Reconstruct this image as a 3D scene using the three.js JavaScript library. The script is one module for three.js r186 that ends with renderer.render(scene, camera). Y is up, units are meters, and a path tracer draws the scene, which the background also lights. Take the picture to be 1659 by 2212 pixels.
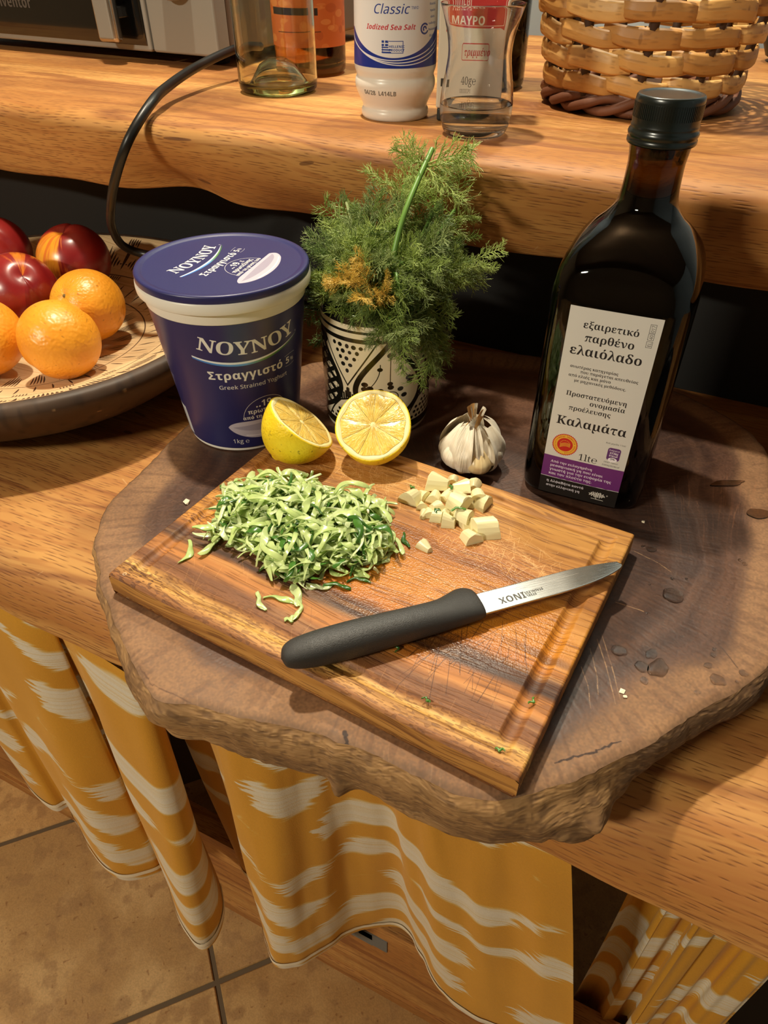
import * as THREE from 'three';
import { RoundedBoxGeometry } from 'three/addons/geometries/RoundedBoxGeometry.js';
import { ConvexGeometry } from 'three/addons/geometries/ConvexGeometry.js';
import { TextGeometry } from 'three/addons/geometries/TextGeometry.js';
import { FontLoader } from 'three/addons/loaders/FontLoader.js';
import { RectAreaLightUniformsLib } from 'three/addons/lights/RectAreaLightUniformsLib.js';
import { mergeGeometries, mergeVertices, toCreasedNormals } from 'three/addons/utils/BufferGeometryUtils.js';

// ---------------------------------------------------------------- camera, exposure
const scene = new THREE.Scene();
scene.background = new THREE.Color(0x000000);
const W = 1659, H = 2212, FOCAL = 1530, PITCH = 40 * Math.PI / 180, YAW = 26 * Math.PI / 180;
const camera = new THREE.PerspectiveCamera(2 * Math.atan(H / 2 / FOCAL) * 180 / Math.PI, W / H, 0.02, 20);
const V = (x, y, z) => new THREE.Vector3(x, y, z);
const EYE = V(0, 1.18, 0), RIGHT = V(Math.cos(YAW), 0, -Math.sin(YAW)), LEVEL = V(-Math.sin(YAW), 0, -Math.cos(YAW));
const AHEAD = LEVEL.clone().multiplyScalar(Math.cos(PITCH)).add(V(0, -Math.sin(PITCH), 0));
const UPWARD = LEVEL.clone().multiplyScalar(Math.sin(PITCH)).add(V(0, Math.cos(PITCH), 0));
camera.position.copy(EYE); camera.lookAt(EYE.clone().add(AHEAD)); camera.updateMatrixWorld();
const renderer = new THREE.WebGLRenderer();
renderer.toneMapping = THREE.LinearToneMapping; renderer.toneMappingExposure = 0.94;
renderer.shadowMap.enabled = true;

// the lamps of the kitchen (built below): warm bulbs on cords over the shelf and by the wall, and a short strip lamp out in the room
RectAreaLightUniformsLib.init();
const WARM = new THREE.Color().setRGB(1, 0.915, 0.72);
const BULBS = [
  { at: V(-0.52, 2.30, -0.58), power: 7.2, color: WARM, size: 0.03, label: 'bare warm bulb on a cord above the shelf edge' },
  { at: V(-0.24, 2.12, -1.08), power: 2.0, color: WARM, size: 0.03, label: 'bare warm bulb on a cord close to the blue wall' },
];
const STRIP = { at: V(-1.00, 2.00, 1.50), to: V(-0.25, 0.80, -0.35), long: 0.34, high: 0.06, power: 10.5, color: WARM };

// ---------------------------------------------------------------- measuring: pixel -> point on a level or upright plane
const ray = (px, py) => AHEAD.clone().addScaledVector(RIGHT, (px - W / 2) / FOCAL).addScaledVector(UPWARD, (H / 2 - py) / FOCAL);
const at = (px, py, y) => { const d = ray(px, py); return EYE.clone().addScaledVector(d, (y - EYE.y) / d.y); };
const onZ = (px, py, z) => { const d = ray(px, py); return EYE.clone().addScaledVector(d, (z - EYE.z) / d.z); };
const FLOOR = 0, COUNTER = 0.808, SLAB = 0.858, BOARD = 0.875, SHELF = 1.045, SHELF_LOW = 0.968, WALL_Z = -1.25, CEIL = 2.55;

// ---------------------------------------------------------------- helpers
let seed = 20240607;
const rnd = () => { seed |= 0; seed = seed + 0x6D2B79F5 | 0; let t = Math.imul(seed ^ seed >>> 15, 1 | seed); t = t + Math.imul(t ^ t >>> 7, 61 | t) ^ t; return ((t ^ t >>> 14) >>> 0) / 4294967296; };
const rr = (a, b) => a + (b - a) * rnd(), pick = (a) => a[Math.floor(rnd() * a.length)];
const clamp = (x, a = 0, b = 1) => Math.min(b, Math.max(a, x)), lerp = (a, b, t) => a + (b - a) * t;
const sstep = (a, b, x) => { const t = clamp((x - a) / (b - a)); return t * t * (3 - 2 * t); };
const hash = (x, y) => { let n = Math.imul(x, 374761393) + Math.imul(y, 668265263) | 0; n = Math.imul(n ^ n >>> 13, 1274126177); return ((n ^ n >>> 16) >>> 0) / 4294967295; };
const mod = (a, n) => ((a % n) + n) % n;
function noise(x, y, px = 0, py = 0) {                            // value noise 0..1, periodic where px, py are given
  const xi = Math.floor(x), yi = Math.floor(y), fx = x - xi, fy = y - yi, u = fx * fx * (3 - 2 * fx), v = fy * fy * (3 - 2 * fy);
  const x0 = px ? mod(xi, px) : xi, x1 = px ? mod(xi + 1, px) : xi + 1, y0 = py ? mod(yi, py) : yi, y1 = py ? mod(yi + 1, py) : yi + 1;
  return lerp(lerp(hash(x0, y0), hash(x1, y0), u), lerp(hash(x0, y1), hash(x1, y1), u), v);
}
const fbm = (x, y, o = 4, px = 0, py = 0) => { let s = 0, a = 0.5, t = 0; for (let i = 0; i < o; i++) { s += a * noise(x, y, px, py); t += a; a *= 0.5; x = x * 2 + (px ? 0 : 17.3); y = y * 2 + (py ? 0 : 9.1); px *= 2; py *= 2; } return s / t; };
const mix3 = (a, b, t) => [lerp(a[0], b[0], t), lerp(a[1], b[1], t), lerp(a[2], b[2], t)];

function setTex(t, srgb, rx = 1, ry = 1) { t.wrapS = t.wrapT = THREE.RepeatWrapping; t.magFilter = THREE.LinearFilter; t.repeat.set(rx, ry); if (srgb) t.colorSpace = THREE.SRGBColorSpace; t.needsUpdate = true; return t; }
function grainTex(w, h, fn, rx = 1, ry = 1, after) {              // fn(u, v) -> [r, g, b (0..255 sRGB), height 0..1, roughness 0..1]; height in the red and roughness in the green of one map
  const col = new Uint8ClampedArray(w * h * 4), fine = new Uint8Array(w * h * 4); let hasR = false, hasB = false;
  for (let y = 0; y < h; y++) for (let x = 0; x < w; x++) {
    const o = fn((x + 0.5) / w, (y + 0.5) / h), i = (y * w + x) * 4;
    col[i] = o[0]; col[i + 1] = o[1]; col[i + 2] = o[2]; col[i + 3] = 255;
    if (o[3] !== undefined) { hasB = true; fine[i] = clamp(o[3]) * 255; } if (o[4] !== undefined) { hasR = true; fine[i + 1] = clamp(o[4]) * 255; } fine[i + 3] = 255;
  }
  let map;
  if (after) {
    const c = document.createElement('canvas'); c.width = w; c.height = h; const g = c.getContext('2d'), id = g.createImageData(w, h); id.data.set(col); g.putImageData(id, 0, 0); after(g, w, h);
    map = setTex(new THREE.CanvasTexture(c), true, rx, ry); map.flipY = false;
  } else map = setTex(new THREE.DataTexture(new Uint8Array(col.buffer), w, h), true, rx, ry);
  const f = hasB || hasR ? setTex(new THREE.DataTexture(fine, w, h), false, rx, ry) : null;
  return { map, bumpMap: hasB ? f : null, roughnessMap: hasR ? f : null };
}
function inkTex(w, h, draw) { const c = document.createElement('canvas'); c.width = w; c.height = h; draw(c.getContext('2d'), w, h); return setTex(new THREE.CanvasTexture(c), true); }
const std = (o) => new THREE.MeshStandardMaterial(o), phys = (o) => new THREE.MeshPhysicalMaterial(o);

// a surface from fn(u, v) -> [x, y, z]; u runs round (closed) or along, v across
function surf(nu, nv, fn, { closed = false, uv } = {}) {
  const p = [], t = [], idx = [];
  for (let j = 0; j <= nv; j++) for (let i = 0; i <= nu; i++) { const u = i / nu, v = j / nv, q = fn(u, v); p.push(q[0], q[1], q[2]); const w = uv ? uv(u, v, q) : [u, v]; t.push(w[0], w[1]); }
  for (let j = 0; j < nv; j++) for (let i = 0; i < nu; i++) { const a = j * (nu + 1) + i, b = a + 1, c = a + nu + 1, d = c + 1; idx.push(a, b, d, a, d, c); }
  const g = new THREE.BufferGeometry(); g.setAttribute('position', new THREE.Float32BufferAttribute(p, 3)); g.setAttribute('uv', new THREE.Float32BufferAttribute(t, 2)); g.setIndex(idx); g.computeVertexNormals();
  if (closed) { const n = g.attributes.normal; for (let j = 0; j <= nv; j++) { const a = j * (nu + 1), b = a + nu, s = V(n.getX(a) + n.getX(b), n.getY(a) + n.getY(b), n.getZ(a) + n.getZ(b)).normalize(); n.setXYZ(a, s.x, s.y, s.z); n.setXYZ(b, s.x, s.y, s.z); } }
  return g;
}
function rev(profile, seg = 64, face = 0, wob) {                  // turned body; profile [[r, y], ...] bottom to top on the outside; u = 0.5 faces the azimuth "face" (from +z towards +x)
  const L = [0]; for (let i = 1; i < profile.length; i++) L.push(L[i - 1] + Math.hypot(profile[i][0] - profile[i - 1][0], profile[i][1] - profile[i - 1][1]));
  const n = profile.length - 1, T = L[n];
  return surf(seg, n, (u, v) => { const k = Math.round(v * n), a = face - Math.PI + u * 2 * Math.PI, w = wob ? wob(a, profile[k][1]) : 1, r = Math.max(profile[k][0], 1e-6) * w; return [r * Math.sin(a), profile[k][1], r * Math.cos(a)]; }, { closed: true, uv: (u, v) => [u, L[Math.round(v * n)] / T] });
}
function smooth(pts, n) { const c = new THREE.CatmullRomCurve3(pts.map((p) => V(p[0], p[1], p[2] ?? 0)), false, 'centripetal'); return c.getPoints(n).map((p) => [p.x, p.y, p.z]); }
function tube(pts, r, seg = 24, rad = 8, closed = false) { return new THREE.TubeGeometry(new THREE.CatmullRomCurve3(pts.map((p) => p.isVector3 ? p : V(...p)), closed, 'centripetal'), seg, r, rad, closed); }
function shifted(g, x, y, z) { g.translate(x, y, z); return g; }

const taken = {};
const numbered = (n) => { const k = taken[n] = (taken[n] ?? -1) + 1; return k ? n + '_' + String(k).padStart(3, '0') : n; };
function obj(name, geo, mat, parent) { const m = new THREE.Mesh(geo, mat); m.name = parent ? name : numbered(name); m.castShadow = m.receiveShadow = true; (parent ?? scene).add(m); return m; }
function tag(o, label, category, group, kind) { o.userData = { label, category }; if (group) o.userData.group = group; if (kind) o.userData.kind = kind; return o; }
function thing(name, label, category, p = V(0, 0, 0), turn = 0, group) { const g = new THREE.Group(); g.name = numbered(name); g.position.copy(p); g.rotation.y = turn; scene.add(g); return tag(g, label, category, group); }
function struct(o, label) { o.userData.kind = 'structure'; if (label) o.userData.label = label; return o; }
function copy(o, p, label) { const c = o.clone(); c.name = numbered(o.name.replace(/_\d{3}$/, '')); c.userData = { ...o.userData }; if (label) c.userData.label = label; if (p) c.position.copy(p); scene.add(c); return c; }

// ---------------------------------------------------------------- wood of the counter and the shelf (grain along u, uv in metres: 1.0 x 0.5 m)
function beech(x, y) {
  const warp = fbm(x * 4, y * 8, 3, 4, 4) - 0.5, broad = fbm(x * 3, (y + warp * 0.05) * 30, 4, 3, 15), fine = fbm(x * 24, y * 500 + warp * 20, 2, 24, 250), patch = fbm(x * 6 + 31, y * 12, 4, 6, 6);
  let c = mix3([168, 112, 54], [198, 146, 80], sstep(0.25, 0.75, broad)); c = mix3(c, [134, 84, 40], 0.55 * sstep(0.52, 0.75, patch)); c = mix3(c, [160, 100, 48], 0.5 * sstep(0.45, 0.8, fine));
  const vein = sstep(0.46, 0.5, fbm(x * 2 + 7, (y + warp * 0.06) * 22, 3, 2, 11)) * sstep(0.54, 0.5, fbm(x * 2 + 7, (y + warp * 0.06) * 22, 3, 2, 11)); c = mix3(c, [120, 66, 30], 0.5 * vein);
  let h = 0.7 + 0.15 * (fine - 0.5) + 0.1 * (broad - 0.5);
  const cx = x / 0.0125, cy = (y + warp * 0.012) / 0.0025, ix = Math.floor(cx), iy = Math.floor(cy);
  for (let dx = -1; dx <= 0; dx++) {
    const k = hash(mod(ix + dx, 80) + 5, mod(iy, 200) + 911); if (k > 0.58) continue;
    const k2 = hash(mod(ix + dx, 80) + 71, mod(iy, 200) + 3), ox = (cx - ix - dx - 0.3 * k2) / (0.5 + 1.1 * k2), oy = (cy - iy - 0.2 - 0.6 * k) / 0.16;
    if (ox > 0 && ox < 1 && Math.abs(oy) < 1) { const s = (1 - Math.abs(2 * ox - 1)) * (1 - Math.abs(oy)) * 1.6; c = mix3(c, [98, 55, 24], clamp(s) * 0.75); h -= 0.35 * clamp(s); }
  }
  return [c[0], c[1], c[2], h, 0.52 + 0.2 * broad];
}
const beechT = grainTex(2048, 1024, (u, v) => beech(u, v * 0.5), 1, 2, (g, w, h) => {
  g.lineCap = 'round';
  for (let i = 0; i < 26; i++) { g.strokeStyle = `rgba(228,200,160,${rr(0.15, 0.45)})`; g.lineWidth = rr(1, 2); const x = rr(0, w), y = rr(0, h); g.beginPath(); g.moveTo(x, y); g.lineTo(x + rr(-18, 18), y + rr(-12, 12)); g.stroke(); }
  for (let i = 0; i < 16; i++) { g.fillStyle = `rgba(70,36,14,${rr(0.25, 0.5)})`; g.beginPath(); g.ellipse(rr(0, w), rr(0, h), rr(8, 34), rr(2, 7), rr(-0.3, 0.3), 0, 7); g.fill(); }
});
const M = {};
M.beech = std({ ...beechT, roughness: 1, bumpScale: 0.0006 });

// ---------------------------------------------------------------- the room
const plaster = grainTex(512, 512, (u, v) => { const n = fbm(u * 8, v * 8, 5, 8, 8), f = noise(u * 180, v * 180, 180, 180); const k = 150 + 14 * n + 5 * f; return [k * 0.87, k * 0.96, k * 1.02, 0.5 + 0.3 * (n - 0.5) + 0.15 * f]; }, 1, 1);
M.wallBlue = std({ ...plaster, roughness: 0.9, bumpScale: 0.001 });
M.cream = std({ color: 0x7d6a52, roughness: 0.95 });
M.ceiling = std({ color: 0x6e563e, roughness: 0.95 });
const box = (x0, x1, y0, y1, z0, z1) => shifted(new THREE.BoxGeometry(x1 - x0, y1 - y0, z1 - z0), (x0 + x1) / 2, (y0 + y1) / 2, (z0 + z1) / 2);
const RX0 = -2.3, RX1 = 1.7, RZ1 = 2.2;
struct(obj('wall_back', box(RX0, RX1, -0.1, CEIL, WALL_Z - 0.1, WALL_Z), M.wallBlue), 'pale blue plastered wall behind the shelf');
struct(obj('wall_left', box(RX0 - 0.1, RX0, -0.1, CEIL, WALL_Z - 0.1, RZ1 + 0.1), M.cream), 'brown wall at the left of the kitchen');
struct(obj('wall_right', box(RX1, RX1 + 0.1, -0.1, CEIL, WALL_Z - 0.1, RZ1 + 0.1), M.wallBlue), 'blue plastered wall at the right of the kitchen');
struct(obj('wall_front', box(RX0, RX1, -0.1, CEIL, RZ1, RZ1 + 0.1), M.cream), 'brown wall across the kitchen');
struct(obj('ceiling', box(RX0 - 0.1, RX1 + 0.1, CEIL, CEIL + 0.1, WALL_Z - 0.1, RZ1 + 0.1), M.ceiling), 'brown boarded ceiling');

// floor: grout bed and terracotta tiles set on the diagonal
M.grout = std({ color: 0x6b5a45, roughness: 0.95 });
const floor = struct(obj('floor', box(RX0, RX1, -0.1, -0.004, WALL_Z, RZ1), M.grout), 'ochre stoneware tiles laid on the diagonal with dark joints');
const tileT = grainTex(1024, 1024, (u, v) => {
  const n = fbm(u * 6, v * 6, 5, 6, 6), m = fbm(u * 22 + 5, v * 22, 4, 22, 22), s = noise(u * 70, v * 70, 70, 70), f = noise(u * 256, v * 256, 256, 256);
  let c = mix3([186, 146, 94], [212, 174, 120], sstep(0.3, 0.7, n)); c = mix3(c, [160, 122, 80], 0.5 * sstep(0.5, 0.75, m)); c = mix3(c, [120, 74, 40], 0.4 * sstep(0.9, 0.97, s)); const k = 0.95 + 0.1 * f;
  return [c[0] * k, c[1] * k, c[2] * k, 0.5 + 0.4 * (m - 0.5) + 0.12 * f, 0.45 + 0.25 * m];
});
const tileMats = [[0xffffff, 0, 0], [0xf1ece2, 0.37, 0.11], [0xfff4e4, 0.61, 0.53], [0xe9e2d6, 0.17, 0.79]].map(([color, ox, oy]) => {
  const m = std({ color, roughness: 1, bumpScale: 0.0012 }); for (const k of ['map', 'bumpMap', 'roughnessMap']) { m[k] = tileT[k].clone(); m[k].offset.set(ox, oy); } return m;
});
const TS = 0.33, tileG = (() => {
  const h = (TS - 0.0075) / 2, p = [], t = [], idx = [], rings = [[h, -0.012], [h, -0.0022], [h - 0.0014, -0.0006], [h - 0.004, 0]], n = 4;
  for (const [r, y] of rings) for (const [sx, sz] of [[-1, -1], [-1, 1], [1, 1], [1, -1]]) p.push(sx * r, y, sz * r);
  for (let j = 0; j < 3; j++) for (let i = 0; i < n; i++) { const a = j * n + i, b = j * n + (i + 1) % n; idx.push(a, b, b + n, a, b + n, a + n); }
  idx.push(12, 13, 14, 12, 14, 15); for (let i = 0; i < p.length; i += 3) t.push(p[i] / 0.4, p[i + 2] / 0.4);
  const g = new THREE.BufferGeometry(); g.setAttribute('position', new THREE.Float32BufferAttribute(p, 3)); g.setAttribute('uv', new THREE.Float32BufferAttribute(t, 2)); g.setIndex(idx); return toCreasedNormals(g, 0.4);
})();
{
  const cross = at(468, 2121, 0), dir = at(584, 2070, 0).sub(at(246, 2212, 0)).normalize(), turn = Math.atan2(-dir.z, dir.x), side = V(-dir.z, 0, dir.x);
  for (let i = -9; i < 10; i++) for (let j = -9; j < 10; j++) {
    const c = cross.clone().addScaledVector(dir, (i + 0.5) * TS).addScaledVector(side, (j + 0.5) * TS);
    if (c.x < RX0 + 0.24 || c.x > RX1 - 0.24 || c.z < -0.62 || c.z > RZ1 - 0.24) continue;
    const m = obj('tile', tileG, tileMats[Math.floor(hash(i + 40, j + 40) * 4)], floor); m.position.set(c.x, -0.0002 + 0.0008 * (hash(i + 9, j + 77) - 0.5), c.z); m.rotation.y = turn + Math.floor(hash(i + 3, j + 13) * 4) * Math.PI / 2;
  }
}
// plinth under the counter, the dark cupboard space behind it, and an added near-black panel standing in for the shade below the shelf
M.shadePanel = std({ color: 0x12100e, roughness: 0.7 });
M.slate = std({ color: 0x6d6c68, roughness: 0.7 });
const uvBox = (x0, x1, y0, y1, z0, z1) => { const g = box(x0, x1, y0, y1, z0, z1), p = g.attributes.position, n = g.attributes.normal, t = g.attributes.uv; for (let i = 0; i < p.count; i++) t.setXY(i, Math.abs(n.getX(i)) > 0.5 ? p.getZ(i) : p.getX(i), Math.abs(n.getY(i)) > 0.5 ? p.getZ(i) : p.getY(i)); return g; };
const plinth = struct(obj('trim_1', uvBox(RX0, RX1, 0, 0.235, -0.33, -0.3), M.beech), 'brown wooden plinth board below the counter');
obj('base_strip', uvBox(RX0, RX1, 0, 0.028, -0.3, -0.296), M.beech, plinth);
{ const a = onZ(770, 2012, -0.2985), b = onZ(805, 2030, -0.2985); for (const [p, w, h] of [[a, 0.045, 0.03], [b, 0.04, 0.028]]) obj('slate_tile', box(p.x - w / 2, p.x + w / 2, p.y - h / 2 - 0.005, p.y + h / 2, -0.3, -0.2985), M.slate, plinth); }
struct(obj('shade_panel_2', uvBox(RX0, RX1, COUNTER, SHELF_LOW, -0.74, -0.71), M.shadePanel), 'added near-black panel imitating the shade between the counter and the shelf');
struct(obj('trim_3', uvBox(RX0, RX1, 0, COUNTER - 0.063, -0.98, -0.95), M.cream), 'brown back of the cupboard space under the counter');

// ---------------------------------------------------------------- counter and shelf: thick live-edge planks
function plank(x0, x1, section, n) {                              // section(x) -> [[z, y], ...] closed outline, top back -> top front -> low front -> low back
  const k = section(x0).length, S = []; for (let i = 0; i <= n; i++) S.push(section(lerp(x0, x1, i / n)));
  const g = surf(n, k - 1, (u, v) => { const s = S[Math.round(u * n)][Math.round(v * (k - 1))]; return [lerp(x0, x1, u), s[1], s[0]]; }, { uv: (u, v) => { const s = S[Math.round(u * n)]; let L = 0; const j = Math.round(v * (k - 1)); for (let i = 1; i <= j; i++) L += Math.hypot(s[i][0] - s[i - 1][0], s[i][1] - s[i - 1][1]); return [lerp(x0, x1, u), L]; } });
  g.index.array.reverse(); g.computeVertexNormals();
  const caps = []; for (const [i, flip] of [[0, false], [n, true]]) { const sh = new THREE.Shape(S[i].map((s) => new THREE.Vector2(s[0], s[1]))), c = new THREE.ShapeGeometry(sh); c.rotateY(-Math.PI / 2); c.translate(i ? x1 : x0, 0, 0); caps.push(c); }
  const parts = [g, ...caps].map((q) => { const w = q.toNonIndexed(); if (!w.attributes.normal) w.computeVertexNormals(); return w; });
  return mergeGeometries(parts);
}
const edgeC = (x) => 0.012 * (fbm(x * 5 + 3, 1.7, 3) - 0.5) + 0.004 * (noise(x * 30, 4.2) - 0.5);
const counterSection = (x) => {
  const zt = -0.238 + edgeC(x), zb = -0.214 + 0.014 * (fbm(x * 6 + 9, 8.3, 3) - 0.5), out = [[-0.71, COUNTER], [-0.6, COUNTER], [-0.4, COUNTER + 0.0006 * Math.sin(x * 9)], [zt - 0.05, COUNTER]], yb = COUNTER - 0.063 + 0.006 * (noise(x * 14, 2.2) - 0.5);
  for (const p of smooth([[zt - 0.03, COUNTER], [zt - 0.008, COUNTER - 0.0015], [zt + 0.004, COUNTER - 0.008], [lerp(zt, zb, 0.6) + 0.004, COUNTER - 0.03], [zb + 0.001, yb + 0.008], [zb - 0.005, yb + 0.001], [zb - 0.03, yb]], 18)) out.push([p[0], p[1]]);
  out.push([-0.71, yb]); return out;
};
tag(obj('wooden_counter', plank(-1.7, 0.75, counterSection, 260), M.beech), 'thick orange-brown live-edge wooden counter carrying the round slab and the fruit bowl', 'counter');

const shelfSection = (x) => {
  const w = 0.024 * (fbm(x * 4.2 + 1, 3.1, 3) - 0.5), dent = -0.02 * Math.exp(-(((x + 0.5) / 0.05) ** 2)), zt = -0.545 + w * 0.6 + 0.006 * (noise(x * 9, 1) - 0.5), zb = -0.575 + w + dent, yb = SHELF_LOW + 0.006 * (noise(x * 11, 6.2) - 0.5) + 0.006 * Math.exp(-(((x + 0.5) / 0.05) ** 2));
  const out = [[-0.72, SHELF - 0.002], [-0.719, SHELF], [-0.65, SHELF], [zt - 0.06, SHELF]];
  for (const p of smooth([[zt - 0.03, SHELF], [zt - 0.009, SHELF - 0.001], [zt + 0.001, SHELF - 0.006], [zt + 0.004, SHELF - 0.016], [lerp(zt, zb, 0.3) + 0.003, SHELF - 0.04], [lerp(zt, zb, 0.75) + 0.003, yb + 0.016], [zb + 0.002, yb + 0.005], [zb - 0.003, yb + 0.0008], [zb - 0.03, yb]], 24)) out.push([p[0], p[1]]);
  out.push([-0.72, yb]); return out;
};
const shelf = thing('wooden_shelf', 'thick wooden shelf of live-edge planks holding the microwave, bottles and basket', 'shelf', V(0, 0, 0));
obj('plank', plank(-1.7, 0.75, shelfSection, 280), M.beech, shelf);
const flatPlank = (z0, z1, dy) => () => [[z1, SHELF - 0.002 + dy], [z1 + 0.0012, SHELF + dy], [z0 - 0.0012, SHELF + dy], [z0, SHELF - 0.002 + dy], [z0, SHELF_LOW], [z1, SHELF_LOW]];
obj('plank', plank(-1.7, 0.75, flatPlank(-0.7215, -0.872, -0.0004), 24), M.beech, shelf);
obj('plank', plank(-1.7, 0.75, flatPlank(-0.8745, WALL_Z, -0.0008), 24), M.beech, shelf);

// ---------------------------------------------------------------- the round slab: a slice of trunk
const SC = V(-0.135, SLAB, -0.375);
const rim = [[205, 1170], [228, 1100], [258, 1058], [320, 1000], [405, 915], [213, 1240], [243, 1330], [288, 1440], [335, 1505], [430, 1525], [600, 1560], [740, 1600], [880, 1660], [1000, 1715], [1110, 1722], [1190, 1702], [1285, 1660], [1350, 1630], [1500, 1540], [1659, 1440], [1650, 960], [1500, 860]]
  .map(([x, y]) => at(x, y, SLAB)).map((p) => [Math.atan2(p.x - SC.x, p.z - SC.z), Math.hypot(p.x - SC.x, p.z - SC.z)]);
rim.push([Math.PI * 0.5, 0.232], [Math.PI * 0.66, 0.243], [Math.PI, 0.245], [-Math.PI * 0.85, 0.238], [-Math.PI * 0.68, 0.236]);
rim.sort((a, b) => a[0] - b[0]);
function rimR(a) {
  a = mod(a + Math.PI, 2 * Math.PI) - Math.PI; const n = rim.length; let i = 0; while (i < n && rim[i][0] <= a) i++;
  const g = (k) => { const q = rim[mod(k, n)]; return [q[0] + 2 * Math.PI * Math.floor(k / n), q[1]]; }, p0 = g(i - 2), p1 = g(i - 1), p2 = g(i), p3 = g(i + 1), t = (a - p1[0]) / (p2[0] - p1[0]);
  const m1 = (p2[1] - p0[1]) / (p2[0] - p0[0]) * (p2[0] - p1[0]), m2 = (p3[1] - p1[1]) / (p3[0] - p1[0]) * (p2[0] - p1[0]), t2 = t * t, t3 = t2 * t;
  return (2 * t3 - 3 * t2 + 1) * p1[1] + (t3 - 2 * t2 + t) * m1 + (-2 * t3 + 3 * t2) * p2[1] + (t3 - t2) * m2;
}
const rimLut = Array.from({ length: 2049 }, (_, i) => rimR(-Math.PI + i / 2048 * 2 * Math.PI));
const rimAt = (a) => { const t = mod(a + Math.PI, 2 * Math.PI) / (2 * Math.PI) * 2048, i = Math.floor(t); return lerp(rimLut[i], rimLut[Math.min(2048, i + 1)], t - i); };
const ragged = (a) => rimAt(a) + 0.0022 * (noise(a * 16, 3.1) - 0.5) + 0.0010 * (noise(a * 60, 8.1) - 0.5);
const SPAN = 0.56;
const slabT = grainTex(1536, 1536, (u, v) => {
  const x = (u - 0.5) * SPAN, z = (v - 0.5) * SPAN, a = Math.atan2(x, z), r = Math.hypot(x, z), R = rimAt(a), e = R - r;
  const w1 = fbm(x * 14 + 3, z * 14, 4), w2 = fbm(x * 40, z * 40 + 5, 3), ringR = (r / R + 0.10 * (w1 - 0.5) + 0.02 * (w2 - 0.5)), ringN = noise(ringR * 34, 2.5), ringF = noise(ringR * 120, 7.5), fib = noise(a * 90 + w1 * 4, r * 60), spot = noise(x * 900, z * 900);
  let c = mix3([60, 39, 31], [90, 62, 48], sstep(0.2, 0.8, ringN * 0.7 + w1 * 0.5 - 0.1)); c = mix3(c, [118, 78, 52], 0.55 * sstep(0.5, 0.75, fbm(x * 9 + 20, z * 9, 3))); c = mix3(c, [56, 42, 40], 0.6 * sstep(0.56, 0.72, fbm(x * 7 + 50, z * 7 + 8, 4)));
  c = mix3(c, [66, 44, 33], 0.35 * ringF); const band = 0.026 + 0.02 * (w1 - 0.45) + 0.014 * (noise(a * 3, 9.7) - 0.5);
  const sap = sstep(band + 0.010, band - 0.006, e); c = mix3(c, mix3([128, 93, 64], [158, 120, 85], w2), sap * 0.9); c = mix3(c, [92, 63, 45], 0.3 * sstep(0.55, 0.8, fib));
  c = mix3(c, [104, 78, 56], 0.6 * sstep(0.004, 0.0, e + 0.003 * (w2 - 0.5)));
  const k = 0.9 + 0.2 * spot;
  return [c[0] * k, c[1] * k, c[2] * k, 0.5 + 0.18 * (ringF - 0.5) + 0.2 * (fib - 0.5) + 0.1 * spot, clamp(0.34 + 0.2 * w2 + 0.22 * sap + 0.08 * spot)];
}, 1, 1, (g, w) => {
  const P = (px, py) => { const p = at(px, py, SLAB); return [((p.x - SC.x) / SPAN + 0.5) * w, ((p.z - SC.z) / SPAN + 0.5) * w]; }; g.lineCap = 'round';
  const line = (pts, col, lw) => { g.strokeStyle = col; let last = null; for (let i = 0; i < pts.length - 1; i++) for (let k = 0; k <= 6; k++) { const t = k / 6, j = lw > 1.7 ? 2.2 : 0.4, q = P(lerp(pts[i][0], pts[i + 1][0], t) + rr(-j, j), lerp(pts[i][1], pts[i + 1][1], t) + rr(-j, j)); if (last) { g.lineWidth = lw * rr(0.35, 1.1); g.beginPath(); g.moveTo(...last); g.lineTo(...q); g.stroke(); } last = q; } };
  for (const l of [[[1290, 1380], [1310, 1440], [1330, 1520]], [[1275, 1400], [1290, 1460], [1292, 1500]], [[1300, 1370], [1322, 1440], [1340, 1510]], [[1256, 1440], [1270, 1480], [1276, 1530]], [[1330, 1300], [1390, 1320]], [[1370, 1190], [1420, 1215], [1450, 1235]]]) line(l, 'rgba(206,168,120,0.75)', 1.3);
  for (let i = 0; i < 70; i++) { const x = rr(300, 470), y = rr(990, 1180), s = rr(10, 40), an = rr(-0.5, 0.4) + (rnd() < 0.4 ? 0.9 : 0); line([[x, y], [x + s * Math.cos(an), y + s * Math.sin(an) * 0.7]], `rgba(176,140,104,${rr(0.12, 0.45)})`, rr(0.7, 1.5)); }
  for (let i = 0; i < 70; i++) { const x = rr(1390, 1640), y = rr(1020, 1130); line([[x, y], [lerp(x, 1520, 0.1) + rr(-4, 4), y + rr(20, 80)]], `rgba(168,112,76,${rr(0.08, 0.3)})`, rr(0.8, 2)); }
  for (let i = 0; i < 60; i++) { const x = rr(350, 1000), y = 1490 + (x - 350) * 0.3 + rr(-30, 60); line([[x, y], [x + rr(-5, 5), y + rr(10, 40)]], `rgba(196,160,120,${rr(0.05, 0.25)})`, rr(0.7, 1.6)); }
  line([[1200, 1648], [1240, 1635], [1290, 1622], [1340, 1600]], 'rgba(48,30,22,0.9)', 3.2); line([[745, 1580], [750, 1605], [742, 1630]], 'rgba(52,34,26,0.9)', 6); line([[1395, 1220], [1450, 1245], [1480, 1275]], 'rgba(52,34,26,0.8)', 1.8);
  line([[1520, 1370], [1560, 1400], [1600, 1450]], 'rgba(60,40,28,0.7)', 1.6); line([[300, 1440], [330, 1480], [420, 1520]], 'rgba(84,58,40,0.7)', 2.2);
});
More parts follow.
